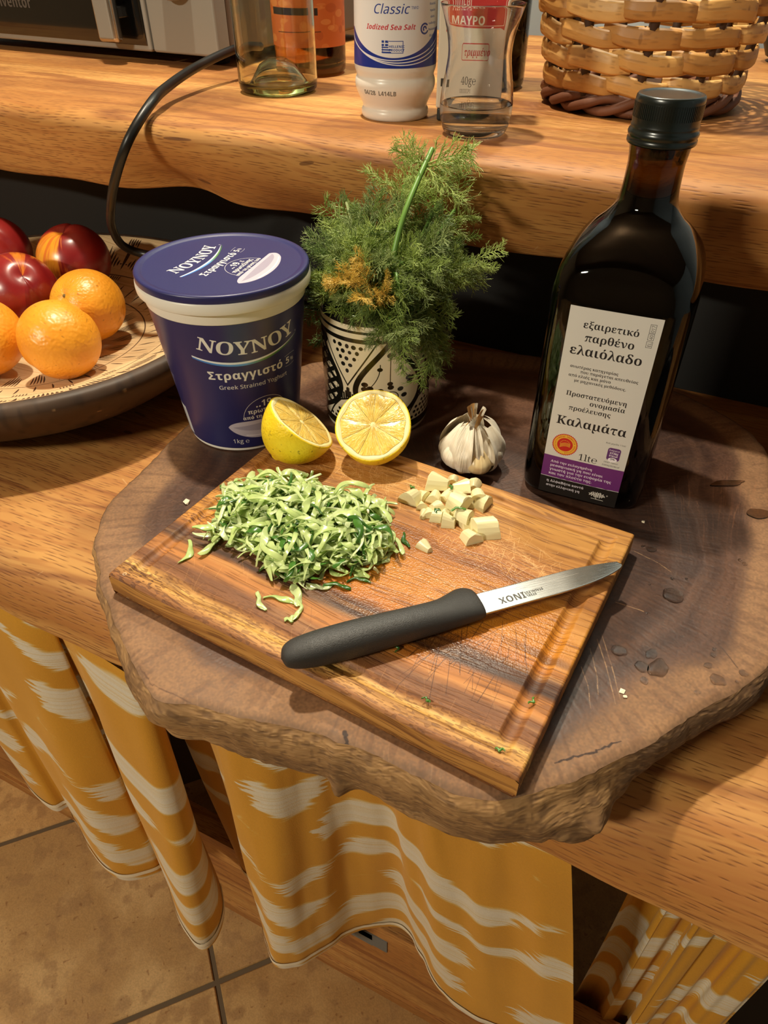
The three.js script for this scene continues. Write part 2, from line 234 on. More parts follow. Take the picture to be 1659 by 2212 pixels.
M.slabTop = std({ ...slabT, roughness: 1, bumpScale: 0.0005 });
const slab = thing('wood_slab', 'large dark brown round slice of tree trunk with a rough bark edge, under the chopping board', 'wood slab', SC);
obj('top_face', surf(512, 60, (u, v) => { const a = -Math.PI + u * 2 * Math.PI, f = 1 - v, r = ragged(a) * f, lip = 0.0016 * sstep(0.985, 1, f); return [r * Math.sin(a), -lip + 0.0003 * (noise(r * Math.sin(a) * 40, r * Math.cos(a) * 40) - 1), r * Math.cos(a)]; }, { closed: true, uv: (u, v, q) => [q[0] / SPAN + 0.5, q[2] / SPAN + 0.5] }), M.slabTop, slab);
const barkT = grainTex(2048, 512, (u, v) => {                     // 1.5 m round x 0.09 m down
  const x = u * 1.5, y = v * 0.09, w = fbm(x * 12, y * 30, 4, 18), bend = 0.010 * (noise(x * 45, y * 40) - 0.5) + 0.022 * (fbm(x * 9, y * 9 + 3, 2) - 0.5), fibre = noise(x * 300, (y + bend) * 1200), fibre2 = noise(x * 170 + 9, (y + bend * 1.4) * 620), patch = fbm(x * 7 + 4, y * 14, 4), curl = noise(x * 420, y * 410);
  let c = mix3([118, 86, 52], [166, 127, 80], sstep(0.25, 0.75, w)); c = mix3(c, [80, 55, 34], 0.75 * sstep(0.5, 0.66, patch)); c = mix3(c, [190, 152, 102], 0.4 * sstep(0.62, 0.9, fibre)); c = mix3(c, [76, 52, 32], 0.4 * sstep(0.4, 0.12, fibre2)); c = mix3(c, [66, 44, 28], 0.25 * sstep(0.65, 0.9, curl));
  return [c[0], c[1], c[2], 0.45 + 0.35 * (fibre - 0.5) + 0.35 * (fibre2 - 0.5) + 0.3 * (w - 0.5), 0.7 + 0.2 * curl];
});
M.bark = std({ ...barkT, roughness: 1, bumpScale: 0.0009 });
const knobA = Math.atan2(at(1255, 1740, SLAB - 0.02).x - SC.x, at(1255, 1740, SLAB - 0.02).z - SC.z), knotA = Math.atan2(at(735, 1690, SLAB - 0.03).x - SC.x, at(735, 1690, SLAB - 0.03).z - SC.z);
obj('bark_edge', surf(640, 30, (u, v) => {
  const a = -Math.PI + u * 2 * Math.PI, y = -0.0016 - v * (SLAB - COUNTER - 0.0016), bulge = Math.sin(Math.PI * Math.min(1, v * 1.05)), x0 = a * 0.22;
  let r = ragged(a) + 0.002 * sstep(0, 0.1, v) + bulge * (0.004 + 0.012 * (fbm(x0 * 18, v * 1.6 + 3, 2) - 0.5)) + 0.0018 * (fbm(x0 * 70, v * 4, 3) - 0.5) * sstep(0, 0.15, v) - 0.012 * sstep(0.75, 1, v);
  const da = (c) => mod(a - c + Math.PI, 2 * Math.PI) - Math.PI;
  r += 0.016 * Math.exp(-((da(knobA) / 0.13) ** 2)) * sstep(0.1, 0.55, v) * (1 + 0.5 * (noise(x0 * 120, v * 9) - 0.5)); r += 0.007 * Math.exp(-((da(knotA) / 0.022) ** 2)) * Math.exp(-(((v - 0.7) / 0.16) ** 2));
  r -= 0.034 * sstep(0.05, 1, v) * Math.exp(-((da(-0.85) / 0.42) ** 2)) + 0.012 * sstep(0.2, 0.9, v) * Math.exp(-((da(1.25) / 0.5) ** 2));
  return [r * Math.sin(a), y, r * Math.cos(a)];
}, { closed: true, uv: (u, v) => [u, v * 0.6] }), M.bark, slab).geometry.index.array.reverse();
slab.children[1].geometry.computeVertexNormals();
obj('underside', (() => { const g = new THREE.CircleGeometry(0.17, 48); g.rotateX(Math.PI / 2); return shifted(g, 0, COUNTER - SLAB + 0.0004, 0); })(), M.bark, slab);

// ---------------------------------------------------------------- the chopping board: four glued staves with a juice groove
const BL = 0.267, BW = 0.198, BT = 0.017, BC = V(-0.1443, BOARD, -0.2897), BTURN = -4.3 * Math.PI / 180;
const toBoard = (px, py) => { const p = at(px, py, BOARD).sub(BC).applyAxisAngle(V(0, 1, 0), -BTURN); return [p.x, p.z]; };
const boardStops = [[0, [181, 127, 62]], [0.1, [193, 140, 70]], [0.2, [179, 125, 60]], [0.3, [170, 112, 54]], [0.38, [158, 102, 46]], [0.46, [175, 117, 46]], [0.6, [193, 132, 50]], [0.69, [183, 117, 48]], [0.722, [83, 50, 32]], [0.762, [65, 40, 28]], [0.785, [165, 104, 46]], [0.835, [187, 121, 58]], [0.865, [118, 73, 42]], [0.915, [134, 84, 44]], [0.94, [219, 173, 94]], [0.972, [203, 150, 76]], [1, [144, 92, 46]]];
function boardCol(t) { let i = 1; while (i < boardStops.length - 1 && boardStops[i][0] < t) i++; const a = boardStops[i - 1], b = boardStops[i]; return mix3(a[1], b[1], clamp((t - a[0]) / (b[0] - a[0]))); }
const boardT = grainTex(1792, 1344, (u, v) => {
  const x = u * BL, z = v * BW, warp = (fbm(x * 9, z * 6, 3) - 0.5), t = v + 0.07 * warp * (0.4 + Math.abs(u - 0.5)) + 0.012 * (fbm(x * 20, z * 160, 3) - 0.5) + 0.02 * (u - 0.6) * (v < 0.9 ? 1 : 0);
  let c = boardCol(clamp(t)); const g1 = fbm(x * 16 + 3, (z + warp * 0.02) * 260, 4), g2 = noise(x * 60, z * 1300 + warp * 30), pore = noise(x * 420, z * 1500);
  c = mix3(c, [120, 74, 34], 0.5 * sstep(0.52, 0.75, g1)); c = mix3(c, [226, 172, 100], 0.35 * sstep(0.5, 0.2, g1)); c = mix3(c, [86, 48, 24], 0.35 * sstep(0.62, 0.85, g2));
  const figured = sstep(0.55, 0.75, fbm(x * 10 + 8, z * 30, 3)) * sstep(0.4, 0.15, u) + sstep(0.8, 0.95, v) * 0.5; c = mix3(c, [74, 40, 20], 0.6 * figured * sstep(0.58, 0.72, pore)); c = mix3(c, [64, 38, 28], 0.55 * sstep(0.55, 0.68, fbm(x * 7 + 60, z * 40 + 2, 4)) * sstep(0.62, 0.9, u * 0.5 + v * 0.6));
  const wetN = fbm(x * 16, z * 16 + 4, 3), dx = (u - 0.62) / 0.34, dz = (v - 0.56) / 0.24, wet = sstep(1.15, 0.75, Math.hypot(dx, dz) + 0.5 * (wetN - 0.5)), speck = noise(x * 1500, z * 1500);
  c = mix3(c, [c[0] * 0.98, c[1] * 0.9, c[2] * 0.68], wet);
  const rough = clamp(0.5 + 0.15 * g1 - 0.27 * wet + 0.05 * speck);
  return [c[0], c[1], c[2], 0.6 + 0.2 * (g1 - 0.5) - 0.25 * sstep(0.65, 0.85, g2) - 0.3 * figured * sstep(0.6, 0.72, pore) + wet * 0.28 * (speck - 0.5), rough];
}, 1, 1, (g, w, h) => {
  g.lineCap = 'round'; const cut = (x, y, l, a, col, lw) => { g.strokeStyle = col; g.lineWidth = lw; g.beginPath(); g.moveTo(x * w, y * h); g.lineTo(x * w + l * Math.cos(a), y * h + l * Math.sin(a)); g.stroke(); };
  for (let i = 0; i < 520; i++) cut(rr(0.1, 0.52) + rr(-0.05, 0.05), 0.17 + rr(-0.07, 0.08) + rr(-0.03, 0.03), rr(14, 80), (rnd() < 0.6 ? rr(-0.7, 0.3) : rr(0.5, 1.6)) + (rnd() < 0.5 ? Math.PI : 0), `rgba(232,192,138,${rr(0.2, 0.7)})`, rr(1.4, 2.8));
  for (let i = 0; i < 340; i++) cut(0.74 + rr(-0.12, 0.1) + rr(-0.06, 0.06), 0.3 + rr(-0.08, 0.08), rr(12, 80), rr(0, 6.3), `rgba(230,190,134,${rr(0.2, 0.62)})`, rr(1.3, 2.6));
  for (let i = 0; i < 170; i++) cut(rr(0.1, 0.92), rr(0.1, 0.9), rr(20, 160), rr(0.8, 1.7), `rgba(222,176,116,${rr(0.1, 0.36)})`, rr(1.1, 2.1));
  for (let i = 0; i < 54; i++) cut(0.8 + rr(-0.09, 0.09), 0.62 + rr(-0.06, 0.12), rr(50, 280), rr(1.1, 2.1), `rgba(66,34,14,${rr(0.3, 0.75)})`, rr(1.4, 2.6));
  for (let i = 0; i < 70; i++) cut(rr(0.25, 0.75), rr(0.3, 0.85), rr(20, 90), rr(0, 6.3), `rgba(84,44,18,${rr(0.15, 0.4)})`, rr(1.1, 2));
  g.strokeStyle = 'rgba(226,206,176,0.8)'; g.lineWidth = 3; g.beginPath(); g.arc(0.035 * w, 0.975 * h, 7, 0, 5.6); g.stroke();
});
M.board = phys({ ...boardT, roughness: 1, bumpScale: 0.0006, specularIntensity: 0.9 });
const GI = 0.0135, GW = 0.0042, GD = 0.0026;                        // groove: inset, half width, depth
function boardY(x, z) {
  const ex = BL / 2 - Math.abs(x), ez = BW / 2 - Math.abs(z), q = Math.min(ex, ez), dist = Math.abs(q - GI) + 0.0004 * (noise(x * 300, z * 300) - 0.5);
  let y = 0; if (dist < GW) y -= GD * Math.sqrt(Math.max(0, 1 - (dist / GW) ** 2)); const b = 0.0018; for (const e of [ex, ez]) if (e < b) y -= b - Math.sqrt(Math.max(0, b * b - (b - e) ** 2)); return Math.max(y, -0.0035);
}
const board = thing('chopping_board', 'striped acacia chopping board with a juice groove, lying on the round slab', 'chopping board', BC, BTURN);
{
  const cuts = [0, 0.27, 0.52, 0.8, 1];
  const fine = (n, e) => { const o = []; for (let i = 0; i <= n; i++) { const t = i / n; o.push(t); } return o; };
  for (let s = 0; s < 4; s++) {
    const z0 = (cuts[s] - 0.5) * BW, z1 = (cuts[s + 1] - 0.5) * BW, nx = 300, nz = Math.round((z1 - z0) / 0.0009);
    const xs = (u) => { const k = 0.03; return (u < k ? u / k * 0.008 : u > 1 - k ? 1 - (1 - u) / k * 0.008 : 0.008 + (u - k) / (1 - 2 * k) * 0.984) - 0.5; };
    const top = surf(nx, nz, (u, v) => { const x = xs(u) * BL, z = lerp(z0, z1, v); return [x, boardY(x, z), z]; }, { uv: (u, v, q) => [q[0] / BL + 0.5, q[2] / BW + 0.5] }); top.index.array.reverse(); top.computeVertexNormals();
    const side = (fn, n, flip) => { const g = surf(n, 5, (u, v) => { const [x, z, ox, oz] = fn(u), y0 = boardY(x, z), y = lerp(y0, -BT, v), b = v > 0.8 ? (v - 0.8) / 0.2 * 0.0016 : 0; return [x - ox * b, y, z - oz * b]; }, { uv: (u, v, q) => [q[0] / BL + 0.5 + (flip ? 0 : v * 0.05), q[2] / BW + 0.5 + (flip ? v * 0.06 : 0)] }); return g; };
    const gs = [top, side((u) => [-BL / 2, lerp(z0, z1, u), -1, 0], 30, false), side((u) => [BL / 2, lerp(z1, z0, u), 1, 0], 30, false)];
    if (s === 3) gs.push(side((u) => [lerp(-BL / 2, BL / 2, u), BW / 2, 0, 1], 120, true)); if (s === 0) gs.push(side((u) => [lerp(BL / 2, -BL / 2, u), -BW / 2, 0, -1], 120, true));
    const bot = surf(2, 2, (u, v) => [lerp(-BL / 2, BL / 2, u) * 0.99, -BT, lerp(z0, z1, v)]); gs.push(bot);
    for (const g of gs.slice(1, -1)) { g.index.array.reverse(); g.computeVertexNormals(); }
    obj('stave', mergeGeometries(gs), M.board, board);
  }
}

// ---------------------------------------------------------------- knife
const fontLoader = new FontLoader(), sansBold = await fontLoader.loadAsync('fonts/droid/droid_sans_bold.typeface.json');
{
  const a = at(607, 1423, BOARD + 0.0095), b = at(1350, 1224, BOARD + 0.0075), L = Math.hypot(b.x - a.x, b.z - a.z), turn = Math.atan2(-(b.z - a.z), b.x - a.x);
  const knife = thing('kitchen_knife', 'small serrated steel knife with a black plastic handle, lying across the board', 'knife', V(a.x, BOARD, a.z), turn);
  const hl = L * 0.545, ty = (x) => 0.0098 - 0.0012 * x / L;      // height of the knife's middle plane
  // half widths on the two sides of the axis (z- is the serrated side), half thickness
  const sec = [[0, 0.0001, 0.0001, 0.0001], [0.002, 0.0052, 0.0048, 0.0046], [0.006, 0.0078, 0.0068, 0.0066], [0.015, 0.0092, 0.0086, 0.008], [0.035, 0.0098, 0.0096, 0.009], [0.06, 0.0092, 0.0094, 0.0088], [0.08, 0.0086, 0.0092, 0.0082], [0.092, 0.0092, 0.0092, 0.0074], [0.1, 0.0118, 0.0091, 0.0068], [0.106, 0.0138, 0.009, 0.0063], [0.111, 0.0136, 0.0089, 0.0058], [0.1145, 0.0115, 0.0087, 0.005], [0.116, 0.0092, 0.008, 0.0036], [0.1162, 0.0001, 0.0001, 0.0001]].map((s) => [s[0] * hl / 0.1162, s[1], s[2], s[3]]);
  const S = smooth(sec.map((s) => [s[0], s[1], s[2]]), 80), T = smooth(sec.map((s) => [s[0], s[3], 0]), 80), plasticT = grainTex(256, 256, (u, v) => { const n = noise(u * 128, v * 128, 128, 128); return [40, 39, 38, n]; }, 3, 6);
  M.handle = std({ color: 0x302f2e, roughness: 0.5, bumpMap: plasticT.bumpMap, bumpScale: 0.00012 });
  obj('handle', surf(40, 80, (u, v) => { const i = Math.round(v * 80), s = S[i], th = T[i][1], an = u * 2 * Math.PI, c = Math.cos(an), n = Math.sin(an), e = 0.82, w = c > 0 ? s[2] : s[1]; return [s[0], ty(s[0]) + th * Math.sign(n) * Math.abs(n) ** e, w * Math.sign(c) * Math.abs(c) ** e]; }, { closed: true }), M.handle, knife);
  const x0 = hl - 0.006, x1 = L, sh = new THREE.Shape(), bw = 0.0075; // outline drawn with y = -z
  sh.moveTo(x0, -bw); sh.lineTo(x1 - 0.05, -bw * 0.96); sh.quadraticCurveTo(x1 - 0.018, -bw * 0.85, x1 - 0.004, -0.0008); sh.quadraticCurveTo(x1, 0.001, x1 - 0.002, 0.0028);
  const edge = (x) => { const t = clamp((x - (x1 - 0.04)) / 0.038); return lerp(bw * 0.98, 0.0036, t * t * 0.9) + 0.0008; };
  for (let x = x1 - 0.003; x > x0 + 0.008; x -= 0.0011) { sh.lineTo(x, edge(x)); sh.lineTo(x - 0.0005, edge(x) - 0.00045); } sh.lineTo(x0, edge(x0)); sh.closePath();
  const bg = new THREE.ExtrudeGeometry(sh, { depth: 0.0008, bevelEnabled: true, bevelThickness: 0.0002, bevelSize: 0.0005, bevelOffset: -0.0005, bevelSegments: 2, curveSegments: 10 }); bg.rotateX(-Math.PI / 2);
  { const p = bg.attributes.position; for (let i = 0; i < p.count; i++) p.setY(i, p.getY(i) + ty(p.getX(i)) - 0.0004 - 0.0012 * (p.getX(i) - x0) / L); }
  bg.computeVertexNormals();
  const brushT = grainTex(256, 256, (u, v) => { const n = noise(u * 8, v * 128, 8, 128); return [190, 190, 188, n, 0.25 + 0.15 * n]; }, 20, 40);
  M.steel = std({ color: 0xb9b7b2, metalness: 1, roughness: 0.24, bumpMap: brushT.bumpMap, bumpScale: 0.00002 });
  const blade = obj('blade', bg, M.steel, knife); const bevelTop = ty(hl) + 0.0006;
  // ground hollow along the serrated edge
  const gr = surf(60, 1, (u, v) => { const x = lerp(x0 + 0.012, x1 - 0.03, u), z = -lerp(0.0032, edge(x) - 0.0012, v); return [x, ty(x) + 0.00062 - 0.0012 * (x - x0) / L - 0.00025 * v, z]; });
  obj('ground_edge', gr, std({ color: 0xd6d4ce, metalness: 1, roughness: 0.32 }), blade);
  M.etch = std({ color: 0x5c5b58, metalness: 0.6, roughness: 0.6 });
  const word = (t, size, x, z) => { const g = new TextGeometry(t, { font: sansBold, size, depth: 0.00006, curveSegments: 3, bevelEnabled: false }); g.computeBoundingBox(); const wd = g.boundingBox.max.x; g.rotateX(-Math.PI / 2); g.rotateY(Math.PI); g.translate(x + wd, 0, z); const p = g.attributes.position; for (let i = 0; i < p.count; i++) p.setY(i, p.getY(i) + ty(p.getX(i)) + 0.00064 - 0.0012 * (p.getX(i) - x0) / L); g.computeVertexNormals(); return g; };
  obj('engraving', mergeGeometries([word('INOX', 0.0046, hl + 0.011, -0.0005), word('STAINLESS', 0.0017, hl + 0.0275, -0.0001), word('STEEL', 0.0017, hl + 0.0275, 0.0022)]), M.etch, blade);
}

// ---------------------------------------------------------------- lemon halves
const peelT = grainTex(512, 512, (u, v) => { const n = fbm(u * 10, v * 10, 4, 10, 10), p = noise(u * 90, v * 60, 90, 60), q = noise(u * 45, v * 30, 45, 30); const c = mix3([244, 206, 26], [252, 222, 52], n); const d = sstep(0.85, 0.95, noise(u * 40 + 3, v * 26, 40, 26)) * 0.25; return [c[0] * (1 - d), c[1] * (1 - d), c[2], 0.5 + 0.35 * (p - 0.5) + 0.35 * (q - 0.5)]; });
M.lemonPeel = phys({ ...peelT, roughness: 0.38, bumpScale: 0.00035, clearcoat: 0.15, clearcoatRoughness: 0.3 });
M.pith = std({ color: 0xf3e3a4, roughness: 0.6 });
const pulpT = grainTex(1024, 1024, (u, v) => {                    // radial vesicles on the cut, uv centred on the core
  const x = u - 0.5, y = v - 0.5, r = Math.hypot(x, y) * 2, a = Math.atan2(x, y), n = noise(a * 22, r * 7), m = noise(a * 60, r * 18), f = fbm(u * 12, v * 12, 3); let c = mix3([234, 194, 86], [244, 214, 118], sstep(0.3, 0.8, n)); c = mix3(c, [250, 230, 160], 0.35 * sstep(0.62, 0.8, m)); c = mix3(c, [226, 184, 84], 0.3 * f);
  return [c[0], c[1], c[2], 0.5 + 0.5 * (n - 0.5) + 0.35 * (m - 0.5), 0.12 + 0.25 * m];
});
M.pulp = phys({ ...pulpT, roughness: 1, bumpScale: 0.0006, clearcoat: 0.35, clearcoatRoughness: 0.2 });
function lemonHalf(label, px, py, R, normal, spin, cut, tint) {
  const lift = 0.0005, depth = 1.18, c = at(px, py, BOARD + R * cut), grp = thing('lemon_half', label, 'lemon', V(c.x, BOARD + R * cut, c.z));
  grp.quaternion.setFromUnitVectors(V(0, 1, 0), normal.clone().normalize()); grp.rotateY(spin); grp.updateMatrixWorld();
  const prof = [[0.0002, -R * depth - 0.003], [0.003, -R * depth - 0.0022], [0.006, -R * depth + 0.0005]]; for (let i = 3; i <= 26; i++) { const t = i / 26 * Math.PI / 2; prof.push([R * Math.sin(t), -R * depth * Math.cos(t)]); }
  prof.push([R * 1.0, 0.0006], [R * 0.985, 0.0012], [R * 0.965, 0.0012]);
  const wob = (a, y) => 1 + 0.012 * Math.sin(a * 2 + 1) + 0.008 * Math.sin(a * 5);
  const pg = rev(prof, 72, 0, wob); { const t = pg.attributes.uv; for (let i = 0; i < t.count; i++) t.setXY(i, t.getX(i) * 2, t.getY(i)); }
  const low = new THREE.Box3().setFromObject(new THREE.Mesh(pg.clone().applyMatrix4(grp.matrixWorld))); grp.position.y += BOARD - low.min.y + lift * 0.2;
  obj('peel', pg, M.lemonPeel, grp);
  const wv = (a) => wob(a) * R * (0.865 + 0.02 * Math.sin(a * 9 + 1));
  const ringG = surf(96, 6, (u, v) => { const a = -Math.PI + u * 2 * Math.PI, r = lerp(R * 0.968 * wob(a), wv(a), v); return [r * Math.sin(a), 0.0012 + 0.0008 * Math.sin(Math.PI * v) * (1 - v), r * Math.cos(a)]; }, { closed: true });
  obj('pith', ringG, M.pith, grp);
  obj('membrane', surf(72, 6, (u, v) => { const a = -Math.PI + u * 2 * Math.PI, r = wv(a) * (1 - v * 0.999); return [r * Math.sin(a), 0.0009, r * Math.cos(a)]; }, { closed: true }), M.pith, grp);
  obj('core', surf(24, 4, (u, v) => { const a = -Math.PI + u * 2 * Math.PI, r = R * 0.085 * (1 - v) * (1 + 0.35 * Math.sin(a * 9)); return [r * Math.sin(a), 0.0012 + 0.0006 * v, r * Math.cos(a)]; }, { closed: true }), M.pith, grp);
  const n = 9; let a0 = 0; for (let k = 0; k < n; k++) {
    const w = 2 * Math.PI / n, ga = a0 + 0.012, gb = a0 + w - 0.012; a0 += w;
    const sg = surf(14, 14, (u, v) => { const a = lerp(ga, gb, u), gap = 0.0003, r = lerp(R * 0.07, wv(a) - 0.0003, v), h = 0.0012 + 0.0007 * Math.sin(Math.PI * clamp(u * 1.0)) * Math.sin(Math.PI * clamp(v)) ** 0.5 + 0.0002 * noise(a * 40, v * 16); return [r * Math.sin(a), h, r * Math.cos(a)]; }, { uv: (u, v, q) => [0.5 + q[0] / R / 2, 0.5 + q[2] / R / 2] });
    sg.index.array.reverse(); sg.computeVertexNormals(); obj('segment', sg, M.pulp, grp);
  }
  return grp;
}
const towardEye = (px, py) => ray(px, py).normalize().negate();
{ const n1 = towardEye(650, 925).multiplyScalar(Math.cos(1.17)).addScaledVector(RIGHT, 0.6 * Math.sin(1.17)).addScaledVector(UPWARD, 0.8 * Math.sin(1.17)); lemonHalf('lemon half with its cut face turned up, beside the blue yoghurt tub', 651, 922, 0.0268, n1, 0.4, 1.0);
  const n2 = towardEye(806, 928).multiplyScalar(Math.cos(0.42)).addScaledVector(RIGHT, -0.25 * Math.sin(0.42)).addScaledVector(UPWARD, 0.95 * Math.sin(0.42)); lemonHalf('halved lemon propped against the patterned cup showing its whole round cut face', 806, 927, 0.0272, n2, 0, 1.02); }

// ---------------------------------------------------------------- grated cucumber
M.cucumber = phys({ vertexColors: true, roughness: 0.25, transmission: 0.36, thickness: 0, clearcoat: 0.3, clearcoatRoughness: 0.15 });
function shred(len, wid, th, bend, twist, skin) {                 // a curved limp strip; skin: 0 none, 1 one edge, 2 all green
  const n = 14, k = 8, p = [], c = [], idx = [], pale = [[0.70, 0.83, 0.36], [0.64, 0.79, 0.30], [0.78, 0.87, 0.50], [0.72, 0.84, 0.41]][Math.floor(rnd() * 4)], dark = [[0.05, 0.17, 0.02], [0.09, 0.26, 0.035], [0.15, 0.36, 0.06]][Math.floor(rnd() * 3)], ph = rr(0, 6), side = rr(-0.9, 0.9);
  for (let i = 0; i <= n; i++) {
    const t = i / n, s = (t - 0.5) * len, taper = Math.pow(Math.sin(Math.PI * clamp(t * 0.9 + 0.05)), 0.38), an = bend * (t - 0.5), X = Math.abs(bend) > 0.05 ? len / bend * Math.sin(an) : s, Y = Math.abs(bend) > 0.05 ? len / bend * (Math.cos(an) - Math.cos(bend / 2)) : 0, tw = twist * (t - 0.5) + 0.35 * Math.sin(t * 6 + ph), sw = side * len * (0.25 - (t - 0.5) ** 2) + 0.0006 * Math.sin(t * 9 + ph);
    for (let j = 0; j < k; j++) {
      const q = j / k * 2 * Math.PI, z = Math.sign(Math.cos(q)) * Math.abs(Math.cos(q)) ** 0.6 * wid / 2 * taper * (1 + 0.22 * Math.sin(t * 8 + ph)), y = Math.sin(q) * th / 2 * taper + 0.2 * th * Math.sin(t * 17 + j + ph) * Math.cos(q);
      p.push(X, Y + y * Math.cos(tw) - z * Math.sin(tw), y * Math.sin(tw) + z * Math.cos(tw) + sw);
      const edge = skin === 2 ? 1 : skin === 1 ? sstep(0.8, 0.95, Math.cos(q)) : 0, mottled = 0.9 + 0.2 * noise(i * 0.9 + ph * 9, j); c.push(...mix3(pale, dark, edge).map((x) => x * mottled));
    }
  }
  for (let i = 0; i < n; i++) for (let j = 0; j < k; j++) { const a = i * k + j, b = i * k + (j + 1) % k; idx.push(a, b, a + k, b, b + k, a + k); }
  for (const e of [0, n]) for (let j = 1; j < k - 1; j++) idx.push(e * k, e * k + (e ? j : j + 1), e * k + (e ? j + 1 : j));
  const g = new THREE.BufferGeometry(); g.setAttribute('position', new THREE.Float32BufferAttribute(p, 3)); g.setAttribute('color', new THREE.Float32BufferAttribute(c, 3)); g.setIndex(idx); g.computeVertexNormals(); return g;
}
const shreds = []; for (let i = 0; i < 36; i++) shreds.push(shred(rr(0.009, 0.030), rr(0.0022, 0.0056), rr(0.0008, 0.0013), rr(-2.2, 2.2), rr(-1.8, 1.8), i % 12 === 11 ? 2 : i % 5 < 2 ? 1 : 0));
const pileEdge = [[428, 1165], [468, 1105], [490, 1060], [545, 1036], [620, 1038], [690, 1048], [720, 1070], [790, 1075], [835, 1095], [846, 1150], [868, 1180], [838, 1215], [780, 1232], [700, 1248], [650, 1262], [608, 1262], [545, 1215], [505, 1180], [460, 1180]].map(([x, y]) => at(x, y, BOARD + 0.003));
const pileC = at(655, 1145, BOARD), inPile = (x, z) => { let o = false; for (let i = 0, j = pileEdge.length - 1; i < pileEdge.length; j = i++) { const a = pileEdge[i], b = pileEdge[j]; if ((a.z > z) !== (b.z > z) && x < (b.x - a.x) * (z - a.z) / (b.z - a.z) + a.x) o = !o; } return o; };
const edgeDist = (x, z) => { let m = 1; for (let i = 0, j = pileEdge.length - 1; i < pileEdge.length; j = i++) { const a = pileEdge[i], b = pileEdge[j], vx = b.x - a.x, vz = b.z - a.z, t = clamp(((x - a.x) * vx + (z - a.z) * vz) / (vx * vx + vz * vz)); m = Math.min(m, Math.hypot(x - a.x - vx * t, z - a.z - vz * t)); } return m; };
const pileH = (x, z) => { const d = edgeDist(x, z); return 0.017 * Math.sqrt(clamp(d / 0.03)) * (0.75 + 0.5 * noise(x * 60, z * 60)); };
const Q = (o) => new THREE.Quaternion().setFromEuler(new THREE.Euler(...o));
{
  const spot = () => { for (;;) { const x = pileC.x + rr(-0.09, 0.09), z = pileC.z + rr(-0.09, 0.09); if (inPile(x, z) && edgeDist(x, z) > 0.005) return [x, z]; } };
  const under = []; for (let i = 0; i < 900; i++) { const [x, z] = spot(), h = pileH(x, z), g = pick(shreds).clone(); g.applyQuaternion(Q([rr(-0.5, 0.5), rr(0, 6.3), rr(-0.3, 0.3)])); g.translate(x, BOARD + 0.0012 + h * rr(0, 0.8), z); under.push(g); }
  tag(obj('grated_cucumber', mergeGeometries(under), M.cucumber), 'mound of wet grated cucumber heaped on the board between lemons and knife', 'cucumber', 'grated cucumber on the board', 'stuff');
  for (let i = 0; i < 285; i++) { const [x, z] = spot(), h = pileH(x, z), m = obj('cucumber_shred', pick(shreds), M.cucumber); m.position.set(x, BOARD + 0.0022 + h * rr(0.75, 1.08), z); m.quaternion.copy(Q([rr(-0.6, 0.6), rr(0, 6.3), rr(-0.28, 0.28)])); m.scale.setScalar(rr(0.85, 1.15)); tag(m, 'wet green-edged cucumber shred on top of the grated heap', 'cucumber', 'grated cucumber on the board'); }
  const stray = (px, py, deg, len, wid, skin, label, lift = 0.0011) => { const a = at(px, py, BOARD + lift), m = obj('cucumber_shred', shred(len, wid, 0.0014, rr(-0.3, 0.3), rr(-0.3, 0.3), skin), M.cucumber); m.position.copy(a); const d = at(px + 10 * Math.cos(deg), py + 10 * Math.sin(deg), BOARD + lift).sub(a); m.rotation.y = Math.atan2(-d.z, d.x); tag(m, label, 'cucumber', 'stray cucumber shreds'); };
  stray(397, 1190, -1.2, 0.021, 0.004, 1, 'pale cucumber shred lying alone, farthest from the chopped garlic');
  stray(455, 1170, -0.8, 0.026, 0.0045, 1, 'long pale cucumber shred sticking out of the heap away from the garlic', 0.003);
  stray(822, 1096, -0.25, 0.024, 0.004, 1, 'cucumber shred with a frayed tip sticking out of the heap toward the chopped garlic', 0.003);
  stray(822, 1133, 0.2, 0.011, 0.007, 2, 'round flake of dark green cucumber skin beside the heap');
  stray(878, 1166, 1.2, 0.015, 0.003, 2, 'curved dark green strip of cucumber peel between the heap and the garlic');
  stray(850, 1175, 0.8, 0.022, 0.004, 1, 'pale cucumber shred with a green tip at the heap edge facing the garlic', 0.004);
  stray(728, 1268, 0.15, 0.017, 0.0032, 2, 'green cucumber peel sliver lying between heap and knife handle');
  stray(775, 1258, 0.08, 0.0145, 0.0024, 2, 'thin straight green cucumber sliver on the wet wood');
  stray(565, 1298, 1.2, 0.016, 0.0034, 1, 'upright looking pointed cucumber shred in front of the heap');
  stray(606, 1300, 0.25, 0.022, 0.0036, 1, 'flat cucumber shred lying in the juice in front of the heap');
  stray(640, 1285, 1.3, 0.018, 0.006, 0, 'translucent lump of cucumber flesh trailing from the heap');
  stray(636, 1318, 1.9, 0.016, 0.0028, 0, 'thin curled cucumber thread hanging below the trailing lump');
  stray(626, 1336, -0.2, 0.0065, 0.0045, 1, 'small pale green cucumber crumb at the end of the trailing thread');
  stray(836, 1205, -0.9, 0.012, 0.004, 0, 'glassy wet cucumber shred at the heap edge');
  stray(690, 1262, 0, 0.016, 0.005, 0, 'glassy wet cucumber shred under the front of the heap');
  stray(780, 1240, 0.3, 0.012, 0.005, 0, 'glassy wet cucumber flake at the front of the heap');
  for (const [x, y, d] of [[890, 1052, 0.5], [920, 1513, 0.6], [1148, 1513, -0.8], [1080, 1620, 0.2], [480, 1052, 1.2], [855, 1400, 1.4]]) stray(x, y, d, 0.005, 0.0016, 2, 'tiny dark green fleck of cucumber peel on the board');
}

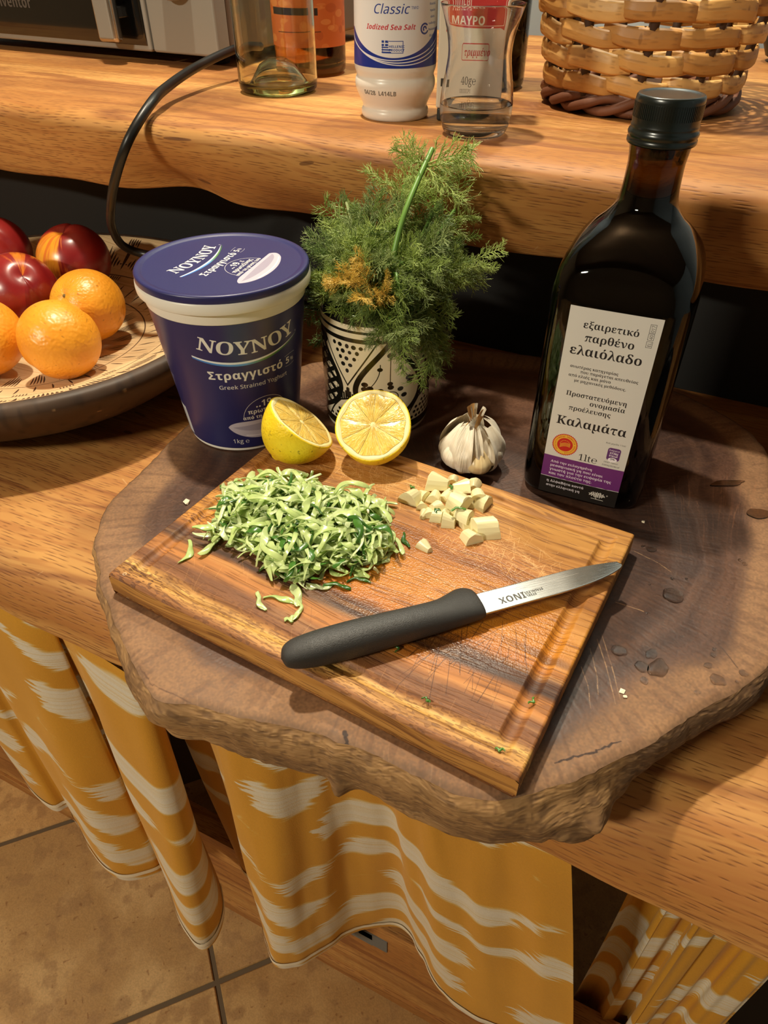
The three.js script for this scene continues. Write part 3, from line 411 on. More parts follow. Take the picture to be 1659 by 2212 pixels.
// ---------------------------------------------------------------- chopped garlic
M.garlic = phys({ vertexColors: true, roughness: 0.35, transmission: 0.12, thickness: 0, clearcoat: 0.25, clearcoatRoughness: 0.2 });
function chunk(w, h, d) {                                         // a cut piece of clove: flat cut faces and one rounded flank
  const pts = [], lean = rr(-0.35, 0.35), cut = rr(0.35, 1); for (let i = 0; i < 12; i++) { const a = i / 11 * Math.PI, b = 0.8 + 0.2 * Math.sin(a); for (const [sd, k] of [[-1, 1], [1, cut]]) pts.push(V(-Math.cos(a) * w / 2 * k + lean * sd * w * 0.3, Math.sin(a) * h * b * lerp(1, k, 0.6), sd * d / 2 * (1 - 0.25 * Math.sin(a) * rnd()))); }
  const g = toCreasedNormals(new ConvexGeometry(pts), 0.5), n = g.attributes.position.count, c = [], t = rr(0.94, 1.03); for (let i = 0; i < n; i++) c.push(0.90 * t, 0.82 * t, 0.45 * t + 0.03); g.setAttribute('color', new THREE.Float32BufferAttribute(c, 3)); return g;
}
{
  const K = 4.879, O = 860, list = [[140, 1040, 175], [262, 1005, 130], [385, 1035, 140], [430, 885, 220], [520, 1015, 150], [655, 940, 190], [655, 1030, 140], [795, 905, 140], [845, 1000, 150], [895, 1085, 170], [250, 1110, 110], [268, 1205, 95], [335, 1190, 120], [400, 1110, 120], [408, 1225, 110], [495, 1180, 130], [535, 1280, 150], [640, 1100, 230], [685, 1215, 165], [715, 1300, 140], [745, 1080, 110], [900, 1360, 220], [760, 1450, 150], [295, 1545, 115], [578, 830, 95]];
  const piles = new Set([3, 5, 17, 18, 8, 13]);
  list.forEach(([cx, cy, s], i) => {
    const px = O + cx / K, py = 860 + cy / K, w = s / K * 0.00040, lift = piles.has(i) ? 0.0042 : 0, p = at(px, py + 4, BOARD + lift + 0.002), m = obj('garlic_piece', chunk(w, w * rr(0.5, 0.68), w * rr(0.62, 0.85)), M.garlic);
    m.position.set(p.x, BOARD + lift, p.z); m.rotation.y = rr(0, 6.3); if (lift) { m.rotation.x = rr(-0.35, 0.35); m.rotation.z = rr(-0.35, 0.35); }
    const own = { 23: 'small garlic chip lying by itself in the middle of the board', 24: 'pointed garlic tip on the back rim of the board below the bulb', 21: 'split garlic piece with a green germ, apart from the chopped heap', 22: 'narrow garlic stick leaning on the split piece', 9: 'long garlic piece pointing at the oil bottle' }[i];
    tag(m, own ?? 'pale chunk of raw garlic in the chopped heap', 'garlic', own ? undefined : 'chopped garlic heap');
  });
  const green = (px, py, l, w, deg, label, lift) => { const a = at(px, py, BOARD + lift), m = obj('cucumber_shred', shred(l, w, 0.0012, 0.3, 0.4, 2), M.cucumber), d = at(px + 10 * Math.cos(deg), py + 10 * Math.sin(deg), BOARD + lift).sub(a); m.position.copy(a); m.rotation.y = Math.atan2(-d.z, d.x); tag(m, label, 'cucumber'); };
  green(990, 1101, 0.0105, 0.002, -0.1, 'green cucumber sliver lying across the chopped garlic', 0.0115); green(945, 1103, 0.0045, 0.0036, -0.4, 'small bright green cucumber flake on the chopped garlic', 0.0105); green(976, 1052, 0.0048, 0.002, 1.2, 'tiny green cucumber fleck between two garlic chunks', 0.009);
}

// ---------------------------------------------------------------- garlic bulb
{
  const b = at(1016, 1002, SLAB), bulb = thing('garlic_bulb', 'whole garlic bulb with papery white skin standing on the slab behind the board', 'garlic bulb', V(b.x, SLAB, b.z), -0.2);
  const skinT = grainTex(512, 512, (u, v) => { const s = noise(u * 46, v * 3, 46), t = noise(u * 120 + v * 3, v * 8, 0), n = fbm(u * 6, v * 6, 4, 6, 6); let c = mix3([226, 214, 190], [242, 236, 222], n); c = mix3(c, [214, 194, 164], 0.35 * sstep(0.62, 0.85, s)); c = mix3(c, [190, 150, 140], 0.25 * sstep(0.6, 0.8, fbm(u * 4 + 9, v * 4, 3, 4, 4))); return [c[0], c[1], c[2], 0.5 + 0.3 * (s - 0.5) + 0.25 * (t - 0.5) + 0.3 * (n - 0.5)]; });
  M.skin = phys({ ...skinT, roughness: 0.45, bumpScale: 0.0006, sheen: 0.3, sheenColor: new THREE.Color(0xffffff) }); M.flesh = phys({ ...skinT, color: 0xf2e2bd, roughness: 0.32, bumpScale: 0.0002 }); M.tan = std({ color: 0xc99c62, roughness: 0.7 });
  const clove = (az, size, lean, tall, mat) => {                    // a fat teardrop, base at the root, tip toward the stem
    const g = surf(28, 26, (u, v) => { const a = u * 2 * Math.PI, t = v, r = size * Math.pow(Math.sin(Math.PI * Math.pow(clamp(t, 0.001, 0.999), 0.72)), 0.8) * (1 - 0.35 * t * t), flat = Math.cos(a) < 0 ? 0.55 : 1, x = r * Math.cos(a) * flat * 0.95, z = r * Math.sin(a) * (0.85 + 0.04 * Math.sin(a * 3)), y = tall * t, out = lean * Math.sin(Math.PI * Math.pow(t, 0.8)) + 0.002 * (1 - t); return [x + out, y + 0.001 * Math.sin(a), z]; }, { closed: true });
    g.index.array.reverse(); g.computeVertexNormals(); g.rotateY(az); return obj('clove', g, mat, bulb);
  };
  const front = Math.atan2(b.z, -b.x) + Math.PI;                   // azimuth roughly toward the eye
  for (const [da, s, lean, tall, bare] of [[0.12, 0.0125, 0.0145, 0.033, 1], [0.95, 0.0135, 0.0115, 0.040], [1.75, 0.0125, 0.0115, 0.037], [2.7, 0.0125, 0.012, 0.036], [3.6, 0.013, 0.012, 0.038], [4.5, 0.013, 0.0125, 0.037], [5.35, 0.0128, 0.0142, 0.040]]) clove(-1.05 + da + 0.2, s, lean, tall, bare ? M.flesh : M.skin);
  obj('root_plate', rev([[0.0001, 0], [0.009, 0.0004], [0.0105, 0.003], [0.008, 0.006], [0.0001, 0.007]], 24, 0, (a) => 1 + 0.12 * Math.sin(a * 7)), M.tan, bulb);
  // loose papery skins hugging the cloves, with torn tops
  for (const [a0, a1, y0, y1, r] of [[0.55, 1.9, 0.002, 0.043, 0.0242], [4.9, 6.1, 0.006, 0.041, 0.0246], [2.6, 4.4, 0.001, 0.04, 0.0245], [6.0, 6.5, 0.014, 0.04, 0.0215]]) {
    const g = surf(26, 22, (u, v) => { const a = -1.05 + 0.2 + lerp(a0, a1, u), t = v, torn = 0.005 * noise(u * 9 + a0, 1) * t, y = lerp(y0, y1, t) - torn, k = clamp(y / 0.044), rr0 = r * Math.pow(Math.sin(Math.PI * Math.pow(clamp(k * 0.94 + 0.06), 0.78)), 0.55) + 0.0012 * Math.sin(u * 11 + t * 4) + 0.0012 * (noise(u * 7, t * 5 + a0) - 0.5); return [rr0 * Math.cos(-a), y, rr0 * Math.sin(-a)]; });
    g.index.array.reverse(); g.computeVertexNormals(); obj('papery_skin', g, M.skin, bulb);
  }
  const neckG = []; for (let i = 0; i < 15; i++) { const a = i * 2.4, r = rr(0.001, 0.0045), h = rr(0.004, 0.013), w = rr(0.0012, 0.0026), lean = rr(-0.0005, 0.005), g = surf(4, 8, (u, v) => { const q = a + (u - 0.5) * 1.6 * (1 - 0.5 * v), R = lerp(0.0075, r, sstep(0, 0.35, v)) + lean * v * v; return [R * Math.cos(q) + (u - 0.5) * w * v * Math.sin(a), 0.032 + v * (0.007 + h), R * Math.sin(q)]; }); neckG.push(g); obj('dry_stem', g, i % 4 === 0 ? M.tan : M.skin, bulb); }
}

// ---------------------------------------------------------------- water drops and crumbs on the slab
M.water = phys({ color: 0xffffff, roughness: 0.02, transmission: 1, thickness: 0.002, ior: 1.33, attenuationColor: new THREE.Color(0.55, 0.42, 0.32), attenuationDistance: 0.004 });
function drop(px, py, w, h, label, turn = 0, lumpy = 0.12) {
  const c = at(px, py, SLAB), sc = c.clone().sub(EYE).dot(AHEAD) / FOCAL, rx = w * sc / 2, rz = h * sc / 2 / 0.72, k = rr(0, 90);
  const g = surf(28, 8, (u, v) => { const a = u * 2 * Math.PI, e = 1 + lumpy * 2 * (noise(Math.cos(a) * 1.6 + k, Math.sin(a) * 1.6 + k) - 0.5), r = Math.sin(v * Math.PI / 2); return [rx * r * e * Math.sin(a), Math.min(0.0011, rx * 0.13) * Math.cos(v * Math.PI / 2) ** 0.6, rz * r * e * Math.cos(a)]; }, { closed: true });
  g.index.array.reverse(); g.computeVertexNormals(); const bottom = surf(28, 1, (u, v) => { const a = u * 2 * Math.PI, e = 1 + lumpy * 2 * (noise(Math.cos(a) * 1.6 + k, Math.sin(a) * 1.6 + k) - 0.5), r = 1 - v * 0.999; return [rx * r * e * Math.sin(a), 0, rz * r * e * Math.cos(a)]; }); bottom.index.array.reverse(); bottom.computeVertexNormals();
  const m = obj('water_drop', mergeVertices(mergeGeometries([g, bottom]), 1e-6), M.water); m.position.set(c.x, SLAB + 0.0002, c.z); m.rotation.y = YAW + turn; tag(m, label ?? 'small clear water droplet on the dark slab to the side of the board', 'water drop', 'water drops on the slab');
}
drop(1455, 1287, 46, 30, 'round water drop on the slab, largest of the single drops by the knife tip'); drop(1337, 1405, 36, 22, 'oval water drop on the slab close to the board edge');
drop(1418, 1443, 60, 26, 'long slanting arm of the splashed water puddle', 0.75, 0.3); drop(1408, 1412, 22, 26, 'upper lobe of the splashed water puddle', -0.4, 0.3); drop(1386, 1440, 30, 22, 'rounded lobe of the splashed water puddle'); drop(1392, 1470, 16, 14, 'pointed tail of the splashed water puddle', 0.5, 0.3);
for (const [x, y, w, h] of [[1406, 1186, 24, 14], [1390, 1180, 10, 7], [1608, 1218, 12, 8], [1598, 1210, 10, 7], [1452, 1250, 9, 6], [1482, 1250, 8, 5], [1403, 1262, 7, 5], [1396, 1324, 6, 5], [1541, 1415, 14, 9], [1543, 1403, 10, 8], [1530, 1438, 20, 12], [1605, 1453, 20, 14], [1592, 1472, 8, 6], [1505, 1495, 14, 9], [1550, 1468, 36, 22], [1570, 1045, 80, 16], [1640, 1110, 50, 26]]) drop(x, y, w, h, undefined, rr(-0.4, 0.4), 0.2);
M.crumb = std({ color: 0xe9dfc6, roughness: 0.6 });
const crumb = (px, py, s, y, label) => { const p = at(px, py, y), pts = []; for (let i = 0; i < 14; i++) pts.push(V(rr(-1, 1) * s, rr(0, 0.7) * s, rr(-1, 1) * s)); const m = obj('crumb', toCreasedNormals(new ConvexGeometry(pts), 0.5), M.crumb); m.position.set(p.x, y, p.z); tag(m, label, 'crumb'); };
crumb(1344, 1494, 0.0016, SLAB, 'white garlic shard alone on the slab, closer to the water drops'); crumb(1350, 1505, 0.0014, SLAB, 'white garlic shard alone on the slab, closer to the bark edge'); crumb(404, 1086, 0.0028, SLAB, 'small whitish scrap on the slab between the board and the yoghurt tub'); crumb(1389, 1128, 0.0014, SLAB, 'tiny white crumb on the slab beside the oil bottle'); crumb(794, 1106, 0.002, BOARD + 0.016, 'white garlic crumb on top of the cucumber heap');

// ---------------------------------------------------------------- yoghurt tub
const NAVY = '#25265c', INK = '#e9e6df';
function arcText(g, s, cx, cy, R, size, weight, fam, spread) {     // letters set on a rising arc; the middle of the arc at (cx, cy)
  g.font = `${weight} ${size}px ${fam}`; const w = [...s].map((c) => g.measureText(c).width * spread), T = w.reduce((a, b) => a + b, 0); let x = -T / 2; [...s].forEach((c, i) => { const m = x + w[i] / 2, a = -m / R; g.save(); g.translate(cx + R * Math.sin(m / R), cy + R * (1 - Math.cos(m / R)) * -1); g.rotate(a); g.textAlign = 'center'; g.fillText(c, 0, 0); g.restore(); x += w[i]; });
}
function brandBlock(g, cx, y, s) {                                // wordmark, swoosh, and the lines below it, s = scale
  g.fillStyle = INK; g.textBaseline = 'alphabetic'; arcText(g, 'NOYNOY', cx, y, 900 * s, 128 * s, 'bold', 'serif', 1.0); g.font = `${16 * s}px sans-serif`; g.fillText('®', cx + 300 * s, y - 30 * s);
  const sw = (col, dy, t, x0, x1) => { g.fillStyle = col; g.beginPath(); g.moveTo(cx + x0 * s, y + (-8 + dy) * s); g.quadraticCurveTo(cx + (x0 + x1) / 2 * s, y + (92 + dy) * s, cx + x1 * s, y + (-48 + dy) * s); g.quadraticCurveTo(cx + (x0 + x1) / 2 * s, y + (92 + dy + t * 2) * s, cx + x0 * s, y + (2 + dy) * s); g.fill(); };
  const gr = g.createLinearGradient(cx - 320 * s, 0, cx + 320 * s, 0); gr.addColorStop(0, '#2f74c8'); gr.addColorStop(0.45, '#5fa0dd'); gr.addColorStop(0.62, '#5d8f4c'); gr.addColorStop(1, '#3f7a35'); sw(gr, 26, 16, -320, 322); sw('#e9eef2', 16, 12, -322, 326);
  g.fillStyle = INK; g.textAlign = 'center'; g.font = `bold ${82 * s}px sans-serif`; g.fillText('Στραγγιστό', cx - 30 * s, y + 172 * s); g.font = `bold ${62 * s}px sans-serif`; g.fillText('5', cx + 235 * s, y + 165 * s); g.font = `${38 * s}px sans-serif`; g.fillText('%', cx + 274 * s, y + 160 * s);
  g.strokeStyle = INK; g.lineWidth = 2 * s; g.beginPath(); g.moveTo(cx + 210 * s, y + 108 * s); g.quadraticCurveTo(cx + 270 * s, y + 96 * s, cx + 300 * s, y + 104 * s); g.moveTo(cx + 215 * s, y + 182 * s); g.quadraticCurveTo(cx + 260 * s, y + 192 * s, cx + 298 * s, y + 176 * s); g.stroke();
}
function swirl(g, cx, y, s) {                                     // claim in a half circle over a spoonful of yoghurt
  g.strokeStyle = INK; g.lineWidth = 3 * s; g.beginPath(); g.arc(cx, y, 150 * s, Math.PI * 1.02, Math.PI * 1.98); g.stroke(); g.fillStyle = INK; g.textAlign = 'center'; g.font = `bold ${66 * s}px sans-serif`; g.fillText('..19', cx - 14 * s, y - 78 * s); g.font = `${40 * s}px sans-serif`; g.fillText('g', cx + 68 * s, y - 78 * s);
  g.font = `bold ${46 * s}px sans-serif`; g.fillText('πρωτεΐνης', cx, y - 32 * s); g.font = `bold ${38 * s}px sans-serif`; g.fillText('από τη φύση του', cx, y + 10 * s);
  g.fillStyle = '#c4bccb'; g.beginPath(); g.moveTo(cx - 260 * s, y + 66 * s); g.quadraticCurveTo(cx - 240 * s, y + 28 * s, cx - 160 * s, y + 24 * s); g.lineTo(cx + 250 * s, y + 20 * s); g.quadraticCurveTo(cx + 310 * s, y + 60 * s, cx + 220 * s, y + 120 * s); g.quadraticCurveTo(cx + 60 * s, y + 200 * s, cx - 120 * s, y + 160 * s); g.quadraticCurveTo(cx - 230 * s, y + 130 * s, cx - 260 * s, y + 66 * s); g.fill();
  g.fillStyle = '#a49cb0'; g.beginPath(); g.moveTo(cx - 230 * s, y + 66 * s); g.quadraticCurveTo(cx, y + 44 * s, cx + 250 * s, y + 42 * s); g.quadraticCurveTo(cx + 220 * s, y + 96 * s, cx + 40 * s, y + 112 * s); g.quadraticCurveTo(cx - 140 * s, y + 116 * s, cx - 230 * s, y + 66 * s); g.fill();
  g.strokeStyle = '#e6e1ea'; g.lineWidth = 8 * s; g.beginPath(); g.moveTo(cx - 150 * s, y + 138 * s); g.quadraticCurveTo(cx + 60 * s, y + 176 * s, cx + 220 * s, y + 104 * s); g.stroke();
}
const tubInk = inkTex(2048, 768, (g, w, h) => {
  g.fillStyle = NAVY; g.fillRect(0, 0, w, h); const cx = w / 2 - 22; brandBlock(g, cx, 168, 0.80);
  g.fillStyle = INK; g.textAlign = 'center'; g.font = '33px sans-serif'; g.fillText('Greek Strained Yoghurt', cx + 10, 366); swirl(g, cx + 50, 560, 0.80); g.textAlign = 'left'; g.font = '38px sans-serif'; g.fillStyle = INK; g.fillText('1kg ℮', cx - 150, 722);
  g.fillStyle = '#cfd6dc'; g.fillRect(cx - 560, 560, 120, 180); g.fillStyle = '#1c1c3a'; g.font = '13px sans-serif'; for (let i = 0; i < 11; i++) g.fillRect(cx - 552, 572 + i * 15, 60 + (i * 37 % 40), 3);
  g.fillStyle = '#aab2c8'; for (let i = 0; i < 26; i++) g.fillRect(cx - 600 - (i % 3) * 4, 120 + i * 14, 90 + (i * 53 % 60), 3);
});
const lidInk = inkTex(1024, 1024, (g, w) => {                     // u along +x, v along -z of the tub
  g.fillStyle = NAVY; g.fillRect(0, 0, w, w); g.translate(w / 2, w / 2); const px = w / 2 / 0.0614;
  // reading direction of the print runs to the back of the shelf, a little to the left
  g.rotate(Math.atan2(-0.0762, -0.0098)); g.save(); brandBlock(g, 0.001 * px, -0.0165 * px, 0.72 * px * 0.000142); g.restore(); swirl(g, 0.0 * px, 0.021 * px, 0.00013 * px * 0.86);
});
{
  const face = 54 * Math.PI / 180, tub = thing('yoghurt_tub', 'navy blue yoghurt tub with white lettering and rim, beside the fruit bowl', 'yoghurt tub', V(-0.3236, SLAB, -0.4002));
  M.tubPrint = phys({ map: tubInk, roughness: 0.36, clearcoat: 0.2, clearcoatRoughness: 0.25 }); M.tubWhite = std({ color: 0xe8e3d8, roughness: 0.38 }); M.lidPrint = phys({ map: lidInk, roughness: 0.4, clearcoat: 0.2, clearcoatRoughness: 0.3 });
  const rT = (y) => lerp(0.0442, 0.0572, y / 0.112);
  obj('base_ring', rev([[0.0001, 0.001], [0.038, 0.001], [0.0405, 0], [0.0432, 0.0004], [0.0438, 0.0016], [0.0436, 0.0032]], 96), M.tubWhite, tub);
  obj('printed_sleeve', rev([[0.0432, 0.003], [0.0443, 0.0036], ...Array.from({ length: 12 }, (_, i) => [rT(0.0045 + i / 11 * 0.1075), 0.0045 + i / 11 * 0.1075])], 128, face), M.tubPrint, tub);
  obj('neck_band', rev([[0.0570, 0.112], [0.0577, 0.1128], [0.0585, 0.1205], [0.059, 0.1225]], 96), M.tubWhite, tub);
  const lid = obj('lid_skirt', rev([[0.0588, 0.1212], [0.0612, 0.1206], [0.0622, 0.1214], [0.0625, 0.1245], [0.0622, 0.1278], [0.0613, 0.1288]], 128), M.tubWhite, tub);
  const lg = rev([[0.0612, 0.1286], [0.0618, 0.1292], [0.0618, 0.133], [0.0611, 0.1341], [0.0598, 0.1344], [0.0578, 0.1342], [0.0568, 0.1333], [0.0555, 0.1331], [0.04, 0.1331], [0.02, 0.1331], [0.0001, 0.1331]], 128); { const t = lg.attributes.uv, p = lg.attributes.position; for (let i = 0; i < t.count; i++) t.setXY(i, 0.5 + p.getX(i) / 0.0614 / 2, 0.5 - p.getZ(i) / 0.0614 / 2); }
  obj('printed_lid', lg, M.lidPrint, tub);
}

// ---------------------------------------------------------------- patterned cup
const cupInk = inkTex(2048, 1024, (g, w, h) => {
  g.fillStyle = '#ded2b8'; g.fillRect(0, 0, w, h); const K = '#15140f'; g.fillStyle = K; g.strokeStyle = K; g.lineCap = 'round';
  const q = w / 4, top = 190, bot = 900, wob = (s) => rr(-s, s);
  const leaf = (cx, body) => { g.beginPath(); g.moveTo(cx, top - 6); g.bezierCurveTo(cx + 60, top + 110, cx + 225, 480, cx + 205, 620); g.bezierCurveTo(cx + 190, 740, cx + 110, 790, cx, bot - 20); g.bezierCurveTo(cx - 110, 790, cx - 190, 740, cx - 205, 620); g.bezierCurveTo(cx - 225, 480, cx - 60, top + 110, cx, top - 6); body(); };
  for (let k = 0; k < 4; k++) {
    const cx = k * q, plain = k % 2 === 0, C = mod(cx, w);
    for (const o of [-w, 0, w]) {
      const x = C + o; if (x < -q || x > w + q) continue;
      // dotted triangle to the right of this leaf
      const tx = x + q / 2; g.lineWidth = 9; g.beginPath(); g.moveTo(tx - 178, top + 4); g.lineTo(tx, 560); g.lineTo(tx + 178, top + 4); g.closePath(); g.stroke();
      for (let r = 0; r < 7; r++) for (let c = -4; c <= 4; c++) { const yy = top + 44 + r * 50, xx = tx + (c + (r % 2) * 0.5) * 44, half = 178 * (1 - (yy - top) / 370) - 34; if (Math.abs(xx - tx) < half) { g.beginPath(); g.ellipse(xx + wob(4), yy + wob(4), 13 + wob(2), 16 + wob(2), 0, 0, 7); g.fill(); } }
      // lower triangle: scallops and dots
      g.lineWidth = 12; g.beginPath(); g.moveTo(tx - 170, bot); for (let i = 0; i < 6; i++) { const a = i / 6, b = (i + 1) / 6; g.quadraticCurveTo(tx - 170 + 340 * (a + b) / 2, bot - 50 - 200 * Math.sin(Math.PI * (a + b) / 2) + 40, tx - 170 + 340 * b, bot - 220 * Math.sin(Math.PI * b)); } g.stroke();
      for (let r = 0; r < 5; r++) for (let c = -5; c <= 5; c++) { const yy = bot - 20 - r * 40, xx = tx + (c + (r % 2) * 0.5) * 36, half = 150 - r * 32; if (Math.abs(xx - tx) < half) { g.beginPath(); g.ellipse(xx + wob(3), yy + wob(3), 12, 13, 0, 0, 7); g.fill(); } }
      leaf(x, () => { g.save(); g.fillStyle = '#ded2b8'; g.fill(); g.clip();
        if (!plain) {
          g.lineWidth = 30; for (let i = -8; i < 9; i++) { g.beginPath(); g.moveTo(x + i * 110 - 460, top); g.lineTo(x + i * 110 + 460, bot + 100); g.stroke(); g.beginPath(); g.moveTo(x + i * 110 + 460, top); g.lineTo(x + i * 110 - 460, bot + 100); g.stroke(); }
          g.lineWidth = 4; for (let i = -10; i < 11; i++) { g.beginPath(); g.moveTo(x + i * 36, top); g.lineTo(x + i * 36, bot); g.stroke(); } for (let i = 0; i < 18; i++) { g.beginPath(); g.moveTo(x - 260, top + i * 42); g.lineTo(x + 260, top + i * 42); g.stroke(); }
        } g.restore(); });
      g.lineWidth = 34; leaf(x, () => g.stroke()); g.lineWidth = 60; g.beginPath(); g.moveTo(x + 70, top + 60); g.lineTo(x + 30, top); g.stroke();
      if (plain) {
        const dot = (dx, y, r) => { g.beginPath(); g.arc(x + dx, y, r, 0, 7); g.fill(); }; g.lineWidth = 5; g.beginPath(); g.moveTo(x, 300); g.lineTo(x - 4, 520); g.moveTo(x - 60, 360); g.quadraticCurveTo(x - 58, 460, x - 110, 540); g.moveTo(x + 60, 350); g.quadraticCurveTo(x + 66, 440, x + 120, 500); g.stroke();
        dot(0, 290, 22); dot(-4, 524, 17); dot(-62, 400, 16); dot(60, 400, 16); for (const [a, b] of [[-150, 530], [-120, 560], [-152, 570], [112, 500], [140, 508], [120, 534]]) dot(a, b, 20); g.lineWidth = 6; g.beginPath(); g.arc(x, 640, 46, 0, 7); g.stroke(); for (let i = 0; i < 8; i++) { const a = i / 8 * 6.283; dot(84 * Math.cos(a), 640 + 84 * Math.sin(a), 19); } dot(0, 640, 16);
      }
      // corner fill between leaf flanks and scallops
      g.lineWidth = 22; g.beginPath(); g.moveTo(tx, 590); g.lineTo(tx, 660); g.stroke(); g.lineWidth = 12; for (let i = -4; i <= 4; i++) { g.beginPath(); g.moveTo(tx + i * 15, 600 + Math.abs(i) * 18); g.lineTo(tx + i * 15, 676 + Math.abs(i) * 8); g.stroke(); }
    }
  }
  g.fillStyle = K; g.fillRect(0, 0, w, 66); g.fillRect(0, 106, w, 20); g.fillRect(0, 166, w, 26); g.fillStyle = '#ded2b8'; g.fillRect(0, 66, w, 40); g.fillRect(0, 126, w, 40);
  g.fillStyle = K; g.fillRect(0, bot + 4, w, 66); g.fillStyle = '#d6cbb2'; g.fillRect(0, bot + 70, w, 54); g.globalAlpha = 0.35; for (let i = 0; i < 120; i++) { g.fillStyle = pick(['#6f675a', '#b9ab90']); g.beginPath(); g.ellipse(rr(0, w), rr(0, h), rr(1, 5), rr(1, 4), 0, 0, 7); g.fill(); } g.globalAlpha = 1;
});
const CUP = V(-0.2329, SLAB, -0.4641);
{
  const cup = thing('ceramic_cup', 'black and cream hand-painted ceramic cup holding the dill', 'cup', CUP), eyeAz = Math.atan2(-CUP.x, -CUP.z);
  M.cupPaint = phys({ map: cupInk, roughness: 0.22, clearcoat: 0.5, clearcoatRoughness: 0.08 }); M.cupDark = phys({ color: 0x16150f, roughness: 0.2, clearcoat: 0.5 });
  const face = eyeAz + 14 * Math.PI / 180, wob = (a) => 1 + 0.004 * Math.sin(a * 2 + 0.6), out = [[0.0405, 0], [0.0422, 0.0012], [0.0428, 0.004]]; for (let i = 1; i <= 16; i++) { const t = i / 16; out.push([0.0428 + 0.0008 * Math.sin(t * 3) + 0.0004 * t, 0.004 + 0.0985 * t]); }
  const og = rev(out, 128, face, wob); obj('painted_wall', og, M.cupPaint, cup);
  obj('glazed_rim', rev([[0.0435, 0.1022], [0.0436, 0.1036], [0.0424, 0.1044], [0.0410, 0.1036], [0.0402, 0.1], [0.0398, 0.02], [0.0385, 0.0065], [0.0001, 0.006]], 96, 0, wob), M.cupDark, cup); obj('foot', rev([[0.0001, 0.0004], [0.0405, 0.0002]], 64), M.cupDark, cup);
}

// ---------------------------------------------------------------- dill
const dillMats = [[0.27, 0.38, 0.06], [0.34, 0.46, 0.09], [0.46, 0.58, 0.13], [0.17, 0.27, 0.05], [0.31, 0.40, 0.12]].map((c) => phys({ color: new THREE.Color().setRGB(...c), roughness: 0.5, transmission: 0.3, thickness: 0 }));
M.dillYellow = phys({ color: new THREE.Color().setRGB(0.80, 0.55, 0.07), roughness: 0.6, transmission: 0.3, thickness: 0 });
M.stem = std({ color: new THREE.Color().setRGB(0.13, 0.27, 0.045), roughness: 0.4 }); M.stemPale = std({ color: new THREE.Color().setRGB(0.42, 0.50, 0.22), roughness: 0.45 });
function frondGeo(len, droop) {                                   // feathery leaf along +y: rachis, side branches, hair-fine threads
  const pos = [], idx = [];
  const blade = (pts, r0, r1) => { const b = pos.length / 3, n = pts.length; for (let i = 0; i < n; i++) { const r = lerp(r0, r1, i / (n - 1)), d = (pts[Math.min(n - 1, i + 1)]).clone().sub(pts[Math.max(0, i - 1)]).normalize(), s = V(d.y, -d.x, 0.3).cross(d).normalize(), t = d.clone().cross(s); for (let j = 0; j < 3; j++) { const a = j * 2.094, q = pts[i].clone().addScaledVector(s, r * Math.cos(a)).addScaledVector(t, r * Math.sin(a)); pos.push(q.x, q.y, q.z); } } for (let i = 0; i < n - 1; i++) for (let j = 0; j < 3; j++) { const a = b + i * 3 + j, c = b + i * 3 + (j + 1) % 3; idx.push(a, c, c + 3, a, c + 3, a + 3); } };
  const spine = (t) => V(0.10 * len * Math.sin(t * 2.1), len * t * (1 - 0.18 * droop * t), -droop * len * 0.42 * t * t);
  const sp = []; for (let i = 0; i <= 8; i++) sp.push(spine(i / 8)); blade(sp, 0.0006, 0.00028);
  const nb = 9; for (let i = 0; i < nb; i++) for (const side of [-1, 1]) {
    const t = 0.1 + 0.88 * (i + 0.4 * (side > 0)) / nb, o = spine(t), bl = len * 0.42 * (1 - 0.62 * t) * rr(0.75, 1.2), dir = V(side * rr(0.75, 1), rr(0.45, 0.85), rr(-0.55, 0.55)).normalize(), sag = V(rr(-0.15, 0.15), -0.25 * rnd(), -0.3 * droop), P = (s) => o.clone().addScaledVector(dir, bl * s).addScaledVector(sag, bl * s * s);
    blade([P(0), P(0.5), P(1)], 0.00038, 0.0002);
    const nt = 8; for (let j = 0; j < nt; j++) { const s = 0.22 + 0.78 * j / (nt - 1), p = P(s), l = rr(0.004, 0.0085) * (1.1 - 0.35 * s), d2 = dir.clone().add(V(rr(-0.9, 0.9), rr(-0.5, 0.9), rr(-0.9, 0.9))).normalize(), m = p.clone().addScaledVector(d2, l * 0.55); m.y += rr(-0.0006, 0.0006); blade([p, m, p.clone().addScaledVector(d2, l).addScaledVector(sag, l * 0.5)], 0.00025, 0.00012);
      if (j % 2) { const d3 = d2.clone().add(V(rr(-0.8, 0.8), rr(-0.3, 0.8), rr(-0.8, 0.8))).normalize(); blade([m, m.clone().addScaledVector(d3, l * 0.6)], 0.0002, 0.0001); } }
  }
  const g = new THREE.BufferGeometry(); g.setAttribute('position', new THREE.Float32BufferAttribute(pos, 3)); g.setIndex(idx); g.computeVertexNormals(); return g;
}
const frondsG = []; for (let i = 0; i < 10; i++) frondsG.push(frondGeo(0.034, [0.1, 0.3, 0.6, 0.9, 1.2][i % 5]));
const mouth = V(CUP.x, SLAB + 0.1, CUP.z), cupDepth = mouth.clone().sub(EYE).dot(AHEAD);
const inDepth = (px, py, d) => EYE.clone().addScaledVector(ray(px, py), d);  // a point at that distance along the line of sight; d is taken from the cup below it
const neckless = (tip) => mouth.clone().lerp(tip, 1 - 0.024 / Math.max(0.05, tip.distanceTo(mouth)));   // the last frond reaches past the stem's end
